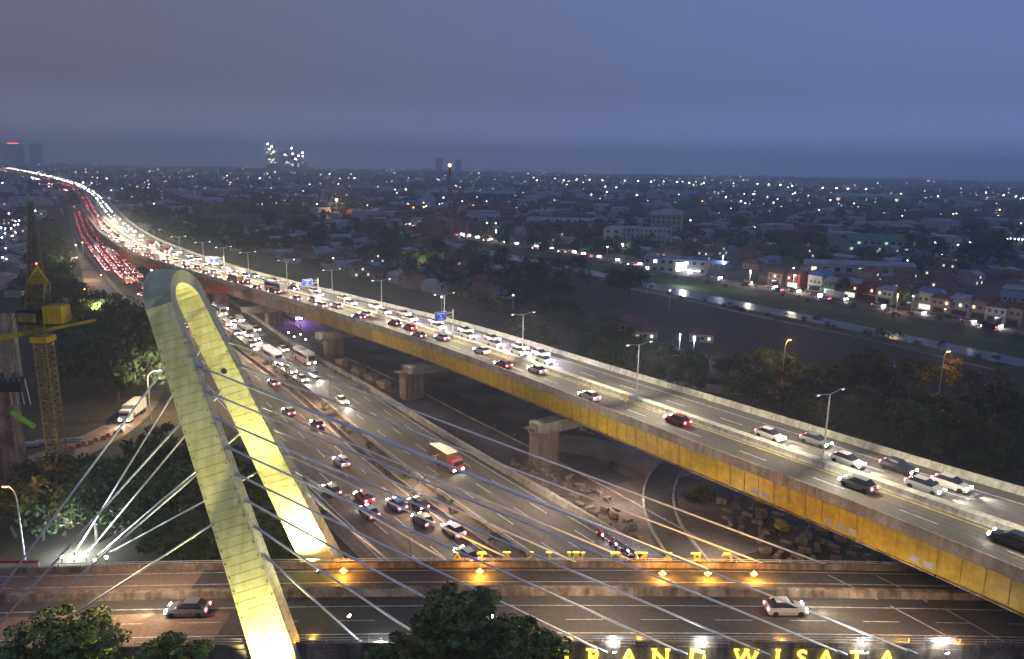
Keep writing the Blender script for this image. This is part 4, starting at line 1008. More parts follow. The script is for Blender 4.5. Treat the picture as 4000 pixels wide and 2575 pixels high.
# ---------------------------------------------------------------- trees
def crown(seed, Rr, Hh, n_cl, n_leaf, ls, z0, flat=0.8, core=(0.2, 0.42)):
    r = random.Random(seed); b = MB(); cl = []
    for i in range(n_cl):
        a = r.random()*6.283; q = math.sqrt(r.random())*0.86; zz = r.random()
        prof = math.sqrt(max(0.05, 1-(zz*1.15-0.3)**2))
        cl.append((Vector((math.cos(a)*q*Rr*prof, math.sin(a)*q*Rr*prof, z0+zz*Hh*0.86)), Rr*r.uniform(*core)))
    for i in range(n_leaf):
        c, cr = r.choice(cl)
        u = Vector((r.gauss(0,1), r.gauss(0,1), r.gauss(0,1)*flat)).normalized()*(r.random()**0.35)
        p = c+Vector((u.x*cr, u.y*cr, u.z*cr*flat))
        nrm = (u+Vector((r.gauss(0,.5), r.gauss(0,.5), 0.5+r.gauss(0,.5)))).normalized(); t1 = nrm.orthogonal().normalized()
        t1 = (t1*math.cos(r.random()*6)+nrm.cross(t1)*math.sin(r.random()*6)); t1.normalize(); t2 = nrm.cross(t1); s_ = ls*r.uniform(0.6, 1.4)
        k = len(b.v); b.v += [tuple(p-t1*s_), tuple(p+t2*s_*0.55), tuple(p+t1*s_), tuple(p-t2*s_*0.55)]; b.f.append((k,k+1,k+2,k+3))
    return b, cl
def trunk(seed, h, r0, cl, nb=9):
    r = random.Random(seed); b = MB(); p = Vector((0,0,0)); pts = [p]
    for k in range(3): p = p+Vector((r.uniform(-.3,.3), r.uniform(-.3,.3), h/3)); pts.append(p)
    for i in range(3): b.tube(pts[i], pts[i+1], r0*(1-i*0.2), r0*(0.8-i*0.2), 7)
    for c, cr in cl[:nb]:
        s_ = pts[r.choice((2, 3))]; md = s_.lerp(c, 0.5)+Vector((0,0,-0.3)); b.tube(s_, md, r0*0.42, r0*0.25, 5); b.tube(md, c, r0*0.25, r0*0.08, 5)
    return b
TP = []
spec = [(21, 4.2, 5.2, 26, 1500, 0.30, 3.0, 'leaf', 4.2), (22, 3.2, 6.2, 22, 1300, 0.28, 3.2, 'leaf2', 4.6), (23, 5.2, 4.6, 30, 1700, 0.34, 3.2, 'leaf3', 4.2), (24, 2.2, 3.2, 14, 800, 0.22, 1.0, 'leaf', 1.6), (25, 3.8, 5.6, 24, 1400, 0.32, 2.6, 'leaf3', 3.8)]
for sd, Rr, Hh, nc, nl, ls, z0, mt, th in spec:
    b, cl = crown(sd, Rr, Hh, nc, nl, ls, z0); TP.append((b.mesh('crown', M[mt]), trunk(sd, th, 0.26, cl).mesh('trunk', M['bark'])))
def tree(p, k, s_, label, group, rz=None):
    global NT
    NT += 1
    t = thing('tree', label, 'tree', p, tr.random()*6.28 if rz is None else rz, group); t.scale = (s_, s_, s_*tr.uniform(0.85, 1.2))
    inst(TP[k][1], 'trunk', t); inst(TP[k][0], 'crown', t); return t
tr = random.Random(9); NT = 0
M['leafn'] = mat('leaves_near_green', (0.075, 0.13, 0.035), 0.65, 0.55, 0.9, c2=(0.2, 0.28, 0.08), scale2=3, spec=0.3)
def bigtree(p, sd, Rr, Hh, nc, nl, ls, z0, label, mt='leafn'):
    t = thing('tree', label, 'tree', p); b, cl = crown(sd, Rr, Hh, nc, nl, ls, z0, 0.42, (0.08, 0.25)); b.build('crown', M[mt], t); trunk(sd, z0+1, 0.45, cl, 16).build('trunk', M['bark'], t); return t
bigtree((-4.6, 69.5, 0), 31, 6.2, 8.8, 84, 21000, 0.2, 8.8, 'large leafy tree in front of the near bridge parapet at bottom centre')
bigtree((1.6, 67.6, 0), 36, 6.0, 6.2, 80, 18000, 0.2, 7.6, 'lower spreading tree to the right of the big bottom centre tree')
bigtree((-11.0, 67.8, 0), 35, 4.6, 4.2, 34, 9000, 0.2, 7.8, 'dark low tree left of the big bottom centre tree')
bigtree((-46.5, 68.5, 0), 32, 7.4, 6.0, 90, 20000, 0.2, 7.3, 'wide tree at the bottom left corner in front of the bridge')
bigtree((-35.0, 67.0, 0), 33, 5.0, 4.5, 70, 13000, 0.2, 7.0, 'bright green tree left of the near pylon foot')
bigtree((-24.0, 66.2, 0), 34, 2.2, 2.2, 14, 3500, 0.16, 7.0, 'small lit shrub top at the foot of the near pylon leg')
# garden trees left of the pylon
for i, (px, py, k, s_) in enumerate(((380,2120,0,1.5),(250,2090,1,1.35),(170,2110,4,1.2),(480,2080,2,1.4),(560,2140,0,1.3),(640,2190,4,1.0),(720,2190,3,1.4),(820,2180,3,1.5),(950,2160,0,1.1),(1010,2060,1,1.1),(1080,2120,3,1.4),(1150,2170,3,1.3),(700,2050,0,1.3),(860,2050,4,1.25),(420,1990,0,1.3),(300,1980,2,1.2),(560,1960,1,1.2),(1170,1960,3,1.2),(1230,2060,3,1.1),(60,2100,2,1.2),(120,2010,4,1.2),(700,1890,2,1.2),(600,2050,4,1.2),(1080,1900,3,1.4),(640,1830,1,1.2),(900,1950,4,1.2))):
    tree(G(px, py), k, s_, 'garden tree beside the curved lane', 'trees in the garden left of the toll road')
poly_t = [((240,1500),(600,1500),(560,1330),(470,1240),(330,1130),(260,1000),(180,960),(170,1150)), ]
def inpoly(x, y, P):
    c = False; j = len(P)-1
    for i in range(len(P)):
        if (P[i][1] > y) != (P[j][1] > y) and x < (P[j][0]-P[i][0])*(y-P[i][1])/(P[j][1]-P[i][1])+P[i][0]: c = not c
        j = i
    return c
def scatter(P, n, rnd, dmin=0):
    xs = [p[0] for p in P]; ys = [p[1] for p in P]; res = []; tries = 0
    while len(res) < n and tries < n*60:
        tries += 1; x, y = rnd.uniform(min(xs), max(xs)), rnd.uniform(min(ys), max(ys))
        if inpoly(x, y, P):
            q = G(x, y)
            if all((q-o).length > dmin for o in res): res.append(q)
    return res
for p in scatter(((230,1530),(600,1600),(590,1400),(500,1290),(360,1240),(270,1180),(262,950),(200,880),(150,900),(160,1200),(190,1420)), 46, tr, 7):
    tree(p, tr.choice((0,2,2,4,4)), tr.uniform(1.3, 1.9), 'dark tree in the grove left of the toll road', 'dark grove left of the toll road')
for p in scatter(((1950,1300),(2500,1470),(3100,1650),(3600,1790),(3990,1880),(4000,1650),(3500,1610),(2900,1580),(2450,1500),(2100,1330)), 52, tr, 5):
    tree(p, tr.choice((0,1,2,3,4,4)), tr.uniform(0.7, 1.15), 'tree just beyond the expressway parapet', 'trees beyond the expressway parapet')
for p in scatter(((1500,1080),(1950,1250),(2400,1420),(2900,1530),(3500,1560),(3950,1560),(3950,1500),(3600,1480),(2700,1440),(2350,1310),(2150,1180),(1950,1080),(1700,1020)), 62, tr, 6):
    tree(p, tr.choice((0,0,1,2,3,4)), tr.uniform(0.6, 1.2), 'tree between the expressway and the bare field', 'trees between the expressway and the field')
for p in scatter(((2690,1500),(2990,1510),(3250,1530),(3640,1560),(3900,1570),(3900,1530),(3600,1500),(3200,1480),(2800,1450)), 16, tr, 6):
    tree(p, tr.choice((0,1,1,3)), tr.uniform(0.55, 0.85), 'orange lit tree beside the service road', 'orange lit trees by the service road')
for p in scatter(((900,880),(1300,870),(1700,960),(2100,1040),(2600,1150),(2500,1180),(2000,1100),(1500,1050),(1000,950)), 22, tr, 8):
    tree(p, tr.choice((0,2,4)), tr.uniform(1.0, 1.7), 'dark tree on the near side of the canal', 'trees on the near side of the canal')
for d_ in range(int(rroad.len/16)):
    if tr.random() < 0.18: tree(rroad.at(d_*16+tr.random()*8, 1, 0, 5+tr.random()*4), tr.choice((0,1,3,4)), tr.uniform(0.7, 1.25), 'roadside tree beyond the riverside road', 'trees along the riverside road')
for p in scatter(((2150,960),(2400,990),(2700,960),(3000,980),(3300,1010),(4000,1080),(4000,900),(3000,830),(2700,880),(2300,900)), 38, tr, 9):
    tree(p, tr.choice((0,2,4)), tr.uniform(1.2, 2.0), 'dark tree among the roofs beyond the canal', 'trees beyond the riverside road')
FT = MB()
RIVT = riv_lo
def joined(P, n, dmin, s0, s1):
    for p in scatter(P, n, tr, dmin):
        s_ = tr.uniform(s0, s1); me = TP[tr.choice((0,2,4))][0]; a_ = tr.random()*6.28; ca, sa = math.cos(a_)*s_, math.sin(a_)*s_; k = len(FT.v)
        sub = list(me.polygons)[::2]
        for q in sub:
            kk = len(FT.v)
            for vi_ in q.vertices:
                c = me.vertices[vi_].co; FT.v.append((p.x+c.x*ca-c.y*sa, p.y+c.x*sa+c.y*ca, c.z*s_))
            FT.f.append((kk, kk+1, kk+2, kk+3))
joined(((2150,960),(2400,990),(2700,960),(3000,980),(3300,1010),(4000,1080),(4000,900),(3000,830),(2700,880),(2300,900)), 55, 9, 1.3, 2.1)
joined(((900,880),(1300,870),(1700,960),(2100,1040),(2600,1150),(2500,1180),(2000,1100),(1500,1050),(1000,950)), 40, 8, 1.1, 1.8)
joined(((1950,1300),(2500,1470),(3100,1650),(3600,1790),(3990,1880),(4000,1650),(3500,1610),(2900,1580),(2450,1500),(2100,1330)), 60, 4, 0.5, 0.9)
joined(((1500,1080),(1950,1250),(2400,1420),(2600,1380),(2150,1180),(1950,1080)), 50, 5, 0.5, 1.0)
joined([(x, y+1) for x, y in riv_lo]+[(x, y+10+0.006*x) for x, y in riv_lo[::-1]], 60, 5, 0.25, 0.55)
joined([(x, y+3) for x, y in rr]+[(x, y+12+0.006*x) for x, y in rr[::-1]], 50, 5, 0.25, 0.5)
joined(((440,790),(700,860),(1000,930),(1300,1000),(1000,1000),(760,985),(620,930),(520,880)), 110, 7, 0.9, 1.6)
joined(((1450,1010),(2050,1100),(2300,1180),(2000,1190),(1500,1100)), 40, 7, 0.8, 1.4)
tag(FT.build('background_trees', M['leaf3']), 'unlit scrub and tree tops filling the dark ground between the roads', 'trees', kind='stuff')
# hedge shrubs in the toll median
for i in range(16):
    tree(tollR.at(30+i*15+tr.random()*6, 0, 0.1, 1.7), 3, tr.uniform(0.35, 0.55), 'shrub in the toll median', 'shrubs in the toll median')

# ---------------------------------------------------------------- houses
def house_proto(Wd, Dp, Hh, rh, wm, rm, lit=True, hip=False, win=M['e_win']):
    t = thing('house', 'x', 'house')
    MB().box((0,0,Hh/2), (Wd,Dp,Hh)).build('wall', wm, t)
    b = MB(); o_ = 0.5; x, y = Wd/2+o_, Dp/2+o_; k = Wd*0.25 if hip else -0.0
    pts = [(-x,-y,Hh),(x,-y,Hh),(x,y,Hh),(-x,y,Hh),(-x+k,0,Hh+rh),(x-k,0,Hh+rh)]
    b.v = pts; b.f = [(0,1,5,4),(2,3,4,5),(1,2,5),(3,0,4),(3,2,1,0)]; b.build('roof', rm, t)
    for i, xx in enumerate((-Wd*0.3, Wd*0.05, Wd*0.33)):
        for fl in range(int(Hh/2.9)):
            MB().box((xx, -Dp/2-0.03, 1.6+fl*3), (1.1,0.08,1.2)).build('window', win if (lit and (i+fl) % 2 == 0) else M['glass'], t)
    MB().box((-Wd*0.12, -Dp/2-0.03, 1.05), (0.95,0.08,2.1)).build('door', M['bark'], t)
    return t
HP = [house_proto(9,7,3.2,2.0,M['wall_w'],M['roof_r'],True),house_proto(11,8,3.4,2.4,M['wall_p'],M['roof_r'],False,True),house_proto(8,9,6.2,1.8,M['wall_g'],M['roof_g'],True),house_proto(12,8,3.4,1.6,M['wall_w'],M['roof_b'],False),house_proto(10,9,6.4,2.2,M['wall_p'],M['roof_r'],True,True,M['e_winc']),house_proto(14,10,4.2,1.4,M['wall_g'],M['roof_g'],False)]
hu = [False]*len(HP); hr = random.Random(14)
hdesc = ['low white house, clay gable roof','low pink house, hipped clay roof','two storey grey house, metal roof','long white house, blue metal roof','two storey pink house, hipped clay roof','grey workshop, shallow metal roof']
def put_house(p, k, rz, where, group, s_=1.0):
    if hu[k]: o = copy_tree(HP[k])
    else: o = HP[k]; hu[k] = True
    o.location = p; o.rotation_euler = (0,0,rz); o.scale = (s_,)*3; o['label'] = hdesc[k]+' '+where; o['group'] = group
for p in scatter(((800,900),(1100,890),(1500,960),(1950,1060),(2050,1120),(1850,1190),(1500,1110),(1100,1020),(850,960)), 75, hr, 11):
    put_house(p, hr.choice((0,0,1,1,3,4,5)), hr.choice((0.5,2.07,0.5,-2.64))+hr.uniform(-.15,.15), 'near the expressway', 'houses between the expressway and the canal')
for p in scatter(((1500,840),(2100,940),(2500,1010),(3000,1100),(3500,1180),(4000,1260),(4050,980),(3300,900),(2700,930),(2300,850),(1700,790)), 150, hr, 12):
    put_house(p, hr.choice((0,1,2,3,4,5,0,1)), hr.choice((-0.95,0.62))+hr.uniform(-.1,.1), 'beyond the canal', 'houses beyond the riverside road')
for p in scatter(((480,800),(900,890),(1100,960),(900,990),(700,960),(560,900)), 26, hr, 12):
    put_house(p, hr.choice((0,1,3,5)), hr.choice((0.5,2.07))+hr.uniform(-.15,.15), 'past the expressway bend', 'houses past the expressway bend')
for p in scatter(((0,830),(200,830),(150,1000),(140,1150),(0,1180)), 30, hr, 11):
    put_house(p, hr.choice((0,1,2,5)), hr.uniform(0,3), 'behind the crane', 'houses at the left behind the crane')
for p, k in ((G(1960,1160),3),(G(2470,1290),1),(G(2740,1330),0),(G(2520,1320),0)):
    put_house(p, k, -0.3, 'alone near the field', 'lone houses near the field', 0.9)
hd2 = []
# row houses beyond the canal
rowc = [('wall_p','roof_r'),('wall_r','roof_r'),('wall_g','roof_b'),('wall_gr','roof_g'),('wall_r','roof_g'),('wall_r','roof_r'),('wall_w','roof_g'),('wall_g','roof_r'),('wall_w','roof_b'),('wall_p','roof_r'),('wall_g','roof_g'),('wall_p','roof_r'),('wall_w','roof_r'),('wall_p','roof_r')]
cn = {'wall_p':'pink','wall_r':'red','wall_g':'grey','wall_gr':'green','wall_w':'white','wall_y':'yellow'}; rn = {'roof_r':'clay tiled','roof_b':'blue metal','roof_g':'grey metal'}
px = 2990
for i, (wm, rm) in enumerate(rowc):
    s0 = rroad.find(px, 1); p = rroad.at(s0, 1, 0, 11+ (i % 3)*1.2); h = rroad.heading(s0)
    t = thing('row_house', '%s row house with a %s roof, %s from the left beside the canal' % (cn[wm], rn[rm], ('first','second','third','fourth','fifth','sixth','seventh','eighth','ninth','tenth','eleventh','twelfth','thirteenth','fourteenth')[i]), 'house', p, h, None)
    Wd = 8.2; Hh = 6.5+(i*37 % 3)*0.7
    MB().box((0,0,Hh/2), (Wd,9,Hh)).build('wall', M[wm], t)
    b = MB(); b.v = [(-Wd/2-.3,-5,Hh),(Wd/2+.3,-5,Hh),(Wd/2+.3,5,Hh),(-Wd/2-.3,5,Hh),(-Wd/2-.3,0,Hh+2),(Wd/2+.3,0,Hh+2)]; b.f = [(0,1,5,4),(2,3,4,5),(1,2,5),(3,0,4),(3,2,1,0)]; b.build('roof', M[rm], t)
    sdd = -1 if (Matrix.Rotation(h, 3, 'Z') @ Vector((0,-1,0))).y < 0 else 1
    for x in (-2.4, 0.1, 2.5):
        lit_ = (i*7+int(x*3)) % 5 == 0
        MB().box((x, sdd*4.53, 4.9), (1.1,0.1,1.3)).build('window', M['e_win'] if lit_ else M['glass'], t)
    MB().box((0, sdd*4.53, 1.5), (Wd*0.7,0.1,2.3)).build('shop_front', M['e_winc'] if i in (1,3,4,8) else M['glass'], t)
    MB().box((0, sdd*5.3, 2.95), (Wd*0.9,1.6,0.12)).build('awning', M['wall_y'] if i in (3, 5) else M['roof_g'], t)
    px += 72
# large named buildings
def block(px, py, Wd, Dp, Hh, rz, wm, rm, label, nx, nf, lit, cat='building', rh=1.5, name='building', z0=0):
    t = thing(name, label, cat, G(px, py), rz)
    MB().box((0,0,Hh/2), (Wd,Dp,Hh)).build('wall', wm, t)
    x, y = Wd/2+.4, Dp/2+.4; b = MB(); b.v = [(-x,-y,Hh),(x,-y,Hh),(x,y,Hh),(-x,y,Hh),(-x,0,Hh+rh),(x,0,Hh+rh)]; b.f = [(0,1,5,4),(2,3,4,5),(1,2,5),(3,0,4),(3,2,1,0)]; b.build('roof', rm, t)
    for f in range(nf):
        MB().box((0,-Dp/2-0.2, (f+1)*Hh/nf-0.25), (Wd,0.5,0.2)).build('sunshade', M['wall_g'], t)
        for i in range(nx):
            MB().box((-Wd/2+(i+0.5)*Wd/nx, -Dp/2-0.04, (f+0.5)*Hh/nf), (Wd/nx*0.45,0.1,Hh/nf*0.4)).build('window', lit if (lit and (i*5+f*3) % 4 == 0) else M['glass'], t)
    return t
block(2500, 968, 46, 16, 15.5, -0.28, M['wall_w'], M['wall_g'], 'large white four storey office block with rows of small windows', 14, 4, None, rh=0.4)
block(2600, 935, 26, 14, 21, -0.28, M['wall_w'], M['roof_g'], 'taller white gabled wing behind the large office block', 6, 5, None, rh=4)
block(2395, 975, 12, 18, 16, -0.28, M['wall_w'], M['wall_g'], 'narrow white stair tower at the left end of the office block', 2, 4, None, rh=0.5)
block(2250, 890, 95, 30, 7, -0.2, M['wall_g'], M['roof_g'], 'very long low grey warehouse left of the white office block', 12, 1, None, rh=3, name='warehouse', cat='warehouse')
block(1850, 770, 160, 60, 9, -0.1, M['wall_g'], M['roof_g'], 'pale flat roofed factory behind the telecom mast', 10, 1, None, rh=3, name='factory', cat='factory')
block(3380, 790, 140, 50, 12, -0.05, M['wall_w'], M['roof_g'], 'wide white hall with a pale roof in the far right distance', 10, 1, M['e_win'], rh=5, name='hall', cat='hall')
block(3200, 825, 70, 30, 8, -0.1, M['wall_g'], M['roof_b'], 'small blue roofed hall in front of the wide white hall', 6, 1, None, rh=3, name='hall', cat='hall')
block(3450, 980, 60, 22, 9, -0.1, M['wall_w'], M['roof_gr'], 'long school with a green roof and greenish lit galleries', 12, 2, M['e_green'], rh=4, name='school', cat='school')
block(3350, 1070, 60, 12, 6, -0.15, M['wall_w'], M['roof_g'], 'long white shed with a pale roof behind the row houses', 9, 1, M['e_win'], rh=2, name='shed', cat='shed')
st = block(2640, 1062, 36, 14, 8.5, -0.36, M['wall_w'], M['roof_b'], 'brightly lit white shop beside the riverside road', 8, 2, M['e_shop'], rh=1, name='shop', cat='shop')
b = MB().box((4,-7.6,4.2), (6,0.4,4.5)).build('lit_billboard', M['e_shop'], st); MB().box((9,-9,2.4), (12,3,0.3)).build('lit_canopy', M['e_shop'], st)
lamp('POINT', 'shop_light', G(2640,1072,5)+Vector((2,-10,0)), 4000, (0.85,0.88,1), size=1)
mq = block(1650, 1012, 26, 14, 6.5, -0.1, M['wall_y'], M['wall_g'], 'yellow lit mosque with a small green dome among the houses', 7, 1, M['e_win'], rh=0.5, name='mosque', cat='mosque')
b = MB(); n_ = 12
for j in range(5):
    for i in range(n_): a = i/n_*6.283; e_ = j/5*math.pi/2; b.v.append((-3+3.2*math.cos(a)*math.cos(e_), 3.2*math.sin(a)*math.cos(e_), 7+3.8*math.sin(e_)))
b.v.append((-3,0,11))
for j in range(4):
    for i in range(n_): i2 = (i+1) % n_; b.f.append((j*n_+i, j*n_+i2, (j+1)*n_+i2, (j+1)*n_+i))
for i in range(n_): b.f.append((4*n_+i, 4*n_+(i+1) % n_, 5*n_))
b.build('dome', M['wall_gr'], mq, smooth=True)
lamp('POINT', 'mosque_light', G(1655,1018,5)+Vector((0,-8,0)), 5000, (0.95,1,.6), size=0.6)
# telecom mast
t = thing('telecom_mast', 'tall red and white lattice telecom mast with a glowing orange tip', 'mast', G(1757,1010)); zt = 58
for k in range(9):
    z0_, z1_ = k*zt/9, (k+1)*zt/9; r0_, r1_ = 3.0*(1-k/10), 3.0*(1-(k+1)/10); b = MB(); cs_ = [(-1,-1),(1,-1),(1,1),(-1,1)]
    for q in range(4):
        a, c = cs_[q], cs_[(q+1) % 4]
        b.tube((a[0]*r0_,a[1]*r0_,z0_),(a[0]*r1_,a[1]*r1_,z1_),0.28,n=4); b.tube((a[0]*r0_,a[1]*r0_,z0_),(c[0]*r1_,c[1]*r1_,z1_),0.16,n=4); b.tube((c[0]*r0_,c[1]*r0_,z0_),(a[0]*r1_,a[1]*r1_,z1_),0.16,n=4)
    b.build('lattice_section', M['rsteel'] if k % 2 == 0 else M['wall_w'], t)
for k in range(5): MB().box((1.6*math.cos(k*1.3),1.6*math.sin(k*1.3),zt-4-k*1.5), (0.6,0.6,3)).build('antenna_panel', M['wall_g'], t)
MB().octa((0,0,zt+1.2), 1.0).build('beacon', M['e_or'], t)

# ---------------------------------------------------------------- crane and unfinished pier at the left
Yc = 113.0
def cp(px, py, dy=0): return D(px, py, Yc+dy)
base = G(222, 2060)
ct = thing('tower_crane', 'yellow tower crane at the left with a lattice mast, A-frame and raised boom', 'crane')
topm = cp(168, 1325)
xb, yb = topm.x, Yc; H_ = topm.z; w_ = 1.0
def lattice(b, p0, p1, wd0, wd1, n, r, side, depth):
    p0, p1 = Vector(p0), Vector(p1)
    for k in range(n):
        a, c = p0.lerp(p1, k/n), p0.lerp(p1, (k+1)/n); wa, wc = wd0+(wd1-wd0)*k/n, wd0+(wd1-wd0)*(k+1)/n
        ca = [a+side*sx*wa+depth*sy*wa for sx, sy in ((-1,-1),(1,-1),(1,1),(-1,1))]; cc_ = [c+side*sx*wc+depth*sy*wc for sx, sy in ((-1,-1),(1,-1),(1,1),(-1,1))]
        for q in range(4):
            b.tube(ca[q], cc_[q], r, n=4, cap=False); b.tube(ca[q], ca[(q+1) % 4], r*0.6, n=4, cap=False)
            if k % 2: b.tube(ca[q], cc_[(q+1) % 4], r*0.55, n=4, cap=False)
            else: b.tube(ca[(q+1) % 4], cc_[q], r*0.55, n=4, cap=False)
for k in range(11):
    b = MB(); lattice(b, (xb,yb,H_*k/11), (xb,yb,H_*(k+1)/11), 0.98, 0.98, 3, 0.13, Vector((1,0,0)), Vector((0,1,0))); b.build('mast_section', M['ctan'], ct)
MB().box((xb,yb,H_+0.1),(2.6,2.6,0.9)).build('slewing_ring', M['cyel'], ct)
a, c = cp(-60, 1332), cp(366, 1252)
b = MB(); dd = (c-a).normalized(); dn = dd.cross(Vector((0,1,0))).normalized()
b.hexa([a-dn*0.35+Vector((0,-.6,0)), c-dn*0.2+Vector((0,-.6,0)), c-dn*0.2+Vector((0,.6,0)), a-dn*0.35+Vector((0,.6,0))], [a+dn*0.35+Vector((0,-.6,0)), c+dn*0.12+Vector((0,-.6,0)), c+dn*0.12+Vector((0,.6,0)), a+dn*0.35+Vector((0,.6,0))]); b.build('counter_jib_beam', M['cyel'], ct)
b = MB(); 
for k in range(14):
    q = a.lerp(c, k/13); b.tube(q+Vector((0,-.6,0)), q+Vector((0,-.6,1.1)), 0.04, n=4)
b.tube(a+Vector((0,-.6,1.1)), c+Vector((0,-.6,1.1)), 0.04, n=4); b.build('handrail', M['ctan'], ct)
p = cp(222, 1225); MB().box(tuple(p), (2.9,2.6,2.7)).build('winch_housing', M['cyel'], ct)
for dx in (-0.8, 0, 0.8): MB().box((p.x+dx,p.y-1.33,p.z), (0.06,0.05,2.4)).build('housing_rib', M['ctan'], ct)
p2_ = cp(130, 1235); MB().box(tuple(p2_), (3.4,2.4,2.2)).build('machinery_deck', M['dark'], ct); MB().tube(p2_+Vector((-1.2,-1.3,0)), p2_+Vector((1.2,-1.3,0)), 0.75, n=12).build('cable_drum', M['ctan'], ct)
b = MB(); lattice(b, cp(150, 1300), cp(148, 1105), 1.5, 1.35, 8, 0.12, Vector((1,0,0)), Vector((0,.6,0))); b.build('tower_head', M['ctan'], ct)
ap = cp(143, 1040); l_, r_ = cp(110, 1100), cp(186, 1100)
b = MB(); b.tube(l_, ap, 0.2, n=6); b.tube(r_, ap, 0.2, n=6); b.tube(l_, r_, 0.2, n=6)
for k in (0.15, 0.3, 0.45, 0.6): b.tube(l_.lerp(ap, k), r_.lerp(ap, k), 0.14, n=6)
b.tube(l_+Vector((-.2,0,-.3)), r_+Vector((.3,0,-.3)), 0.16, n=6); b.build('a_frame', M['cyel'], ct)
MB().octa(ap+Vector((0,0,0.4)), 0.16).build('warning_light', M['e_red'], ct)
b = MB(); tip = D(120, 790, 139); lattice(b, cp(148, 1150), tip, 1.35, 0.35, 22, 0.11, Vector((1,0,0)), Vector((0,-.3,.9)).normalized()); b.build('boom', M['ctan'], ct)
b = MB(); b.tube(ap, tip, 0.05, n=4); b.tube(cp(30, 1300), ap, 0.05, n=4); b.build('pendant_line', M['dark'], ct)
# unfinished pier
up_ = thing('unfinished_pier', 'unfinished grey pier with ribbed concrete head at the left edge', 'pier')
q0 = D(30, 1500, 121)
b = MB().box((q0.x-0.5,121,q0.z/2), (2.6,2.6,q0.z)); b.build('column', M['conc_old'], up_)
for k in range(7):
    a = D(-30+k*15, 1225+(k % 2)*6, 121+k*0.25); c = D(-28+k*15, 1490-(k % 3)*35, 121+k*0.25); MB().box(((a.x+c.x)/2,a.y,(a.z+c.z)/2), (0.62,0.9,a.z-c.z)).build('rib', M['conc'], up_)
for k in range(4):
    a = D(30+k*22, 1480, 120); c = D(48+k*24, 1580, 120); MB().tube(a, c, 0.1, n=5).build('prop', M['galv'], up_)
MB().box((q0.x,121,q0.z), (7,4,1.6)).build('crosshead', M['dark'], up_)
b = MB(); b.tube(D(45,1610,106), D(135,1668,106), 0.35, n=6); tag(b.build('green_strut', M['green']), 'bright green sloping steel strut beside the unfinished pier', 'strut')
for i, (x, y) in enumerate(((60,1745),(150,1735),(230,1725),(100,1900),(200,1880))):
    t = thing('steel_beam', 'pale steel beam lying on the ground below the crane, number %s from the left' % ('one','two','three','four','five')[i], 'beam', G(x, y, 0.3), 0.15+0.05*i, 'steel beams below the crane'); MB().box((0,0,0),(9,0.35,0.08)).build('lower_flange', M['galv'], t); MB().box((0,0,0.3),(9,0.05,0.5)).build('web', M['galv'], t); MB().box((0,0,0.58),(9,0.35,0.08)).build('upper_flange', M['galv'], t)
for i in range(10):
    p = G(470-i*24+ (i % 2)*6, 1690+i*9-(i > 5)*6, 0.12); t = thing('plastic_barrier', 'small orange plastic road barrier along the curved lane', 'barrier', p, 0.4, 'orange barriers along the curved lane')
    MB().box((0,0,0.45),(1.2,0.45,0.9),top=0.6).build('body', M['rsteel'], t); MB().box((0,0,0.95),(0.9,0.2,0.1)).build('cap', M['paint'], t)
kt = kurve.ribbon('k', None, 0, 0, 0.2, off0=-0.6, off1=-0.3, mb=MB()); 
for p, lb in ((G(330,1330), 0), (G(352,1410), 1)):
    t = thing('market_umbrella', ('orange glowing parasol beside the side road left of the toll road', 'red parasol half hidden by the dark grove beside the side road')[lb], 'parasol', p); MB().tube((0,0,0),(0,0,2.6),0.05).build('pole', M['dark'], t)
    b = MB(); 
    for i in range(8): b.v.append((2.6*math.cos(i*.785), 2.6*math.sin(i*.785), 2.6))
    b.v.append((0,0,3.7)); b.f = [(i, (i+1) % 8, 8) for i in range(8)]; b.build('canopy', mat('orange_canvas' if not lb else 'red_canvas', (0.7,0.2,0.06) if not lb else (0.5,0.08,0.06), 0.8, 0.1), t)
    lamp('POINT', 'stall_lamp', p+Vector((1.5,-2.5,3.5)), 500, (1,.7,.4), size=0.2)
ht = thing('garden_wall', 'low pale wall with a red coping at the left edge above the bridge', 'wall'); b = MB(); b.box((-75, 97.5, 1.0), (14, 0.3, 3.2)); b.build('wall_body', M['wall_w'], ht); MB().box((-75,97.5,2.7),(14.2,0.5,0.2)).build('coping', M['wall_r'], ht)

# ---------------------------------------------------------------- building yard clutter
slab_me = MB().box((0,0,0), (1.9,0.7,0.26)).mesh('slab', M['conc_old']); slab_me2 = MB().box((0,0,0), (1.5,0.9,0.22)).mesh('slab', M['yard'])
sr_ = random.Random(17)
def stacks(P, n, ang, where, group):
    for p in scatter(P, n, sr_, 2.3):
        t = thing('slab_stack', 'stack of grey slabs '+where, 'slab stack', p, ang+sr_.choice((0,0,math.pi/2))+sr_.uniform(-.3,.3), group)
        for k in range(sr_.randint(2, 4)): inst(sr_.choice((slab_me, slab_me, slab_me2)), 'slab', t, (sr_.uniform(-.1,.1), sr_.uniform(-.1,.1), 0.16+k*0.28), sr_.uniform(-.3,.3))
stacks(((2010,1862),(2420,2110),(2560,2200),(2500,2060),(2400,1960),(2160,1840),(2010,1800)), 70, -0.85, 'beside the boundary wall', 'slab stacks beside the boundary wall')
stacks(((2780,1950),(3000,1960),(3400,2120),(3560,2220),(3050,2215),(2860,2080)), 75, -0.5, 'below the yellow girder', 'slab stacks below the yellow girder')
stacks(((2150,1650),(2420,1730),(2400,1690),(2250,1620)), 16, -0.5, 'beyond the largest pier', 'slab stacks beyond the largest pier')
stacks(((1280,1440),(1480,1560),(1560,1530),(1340,1410)), 16, -0.7, 'on the far part of the yard', 'slab stacks on the far part of the yard')
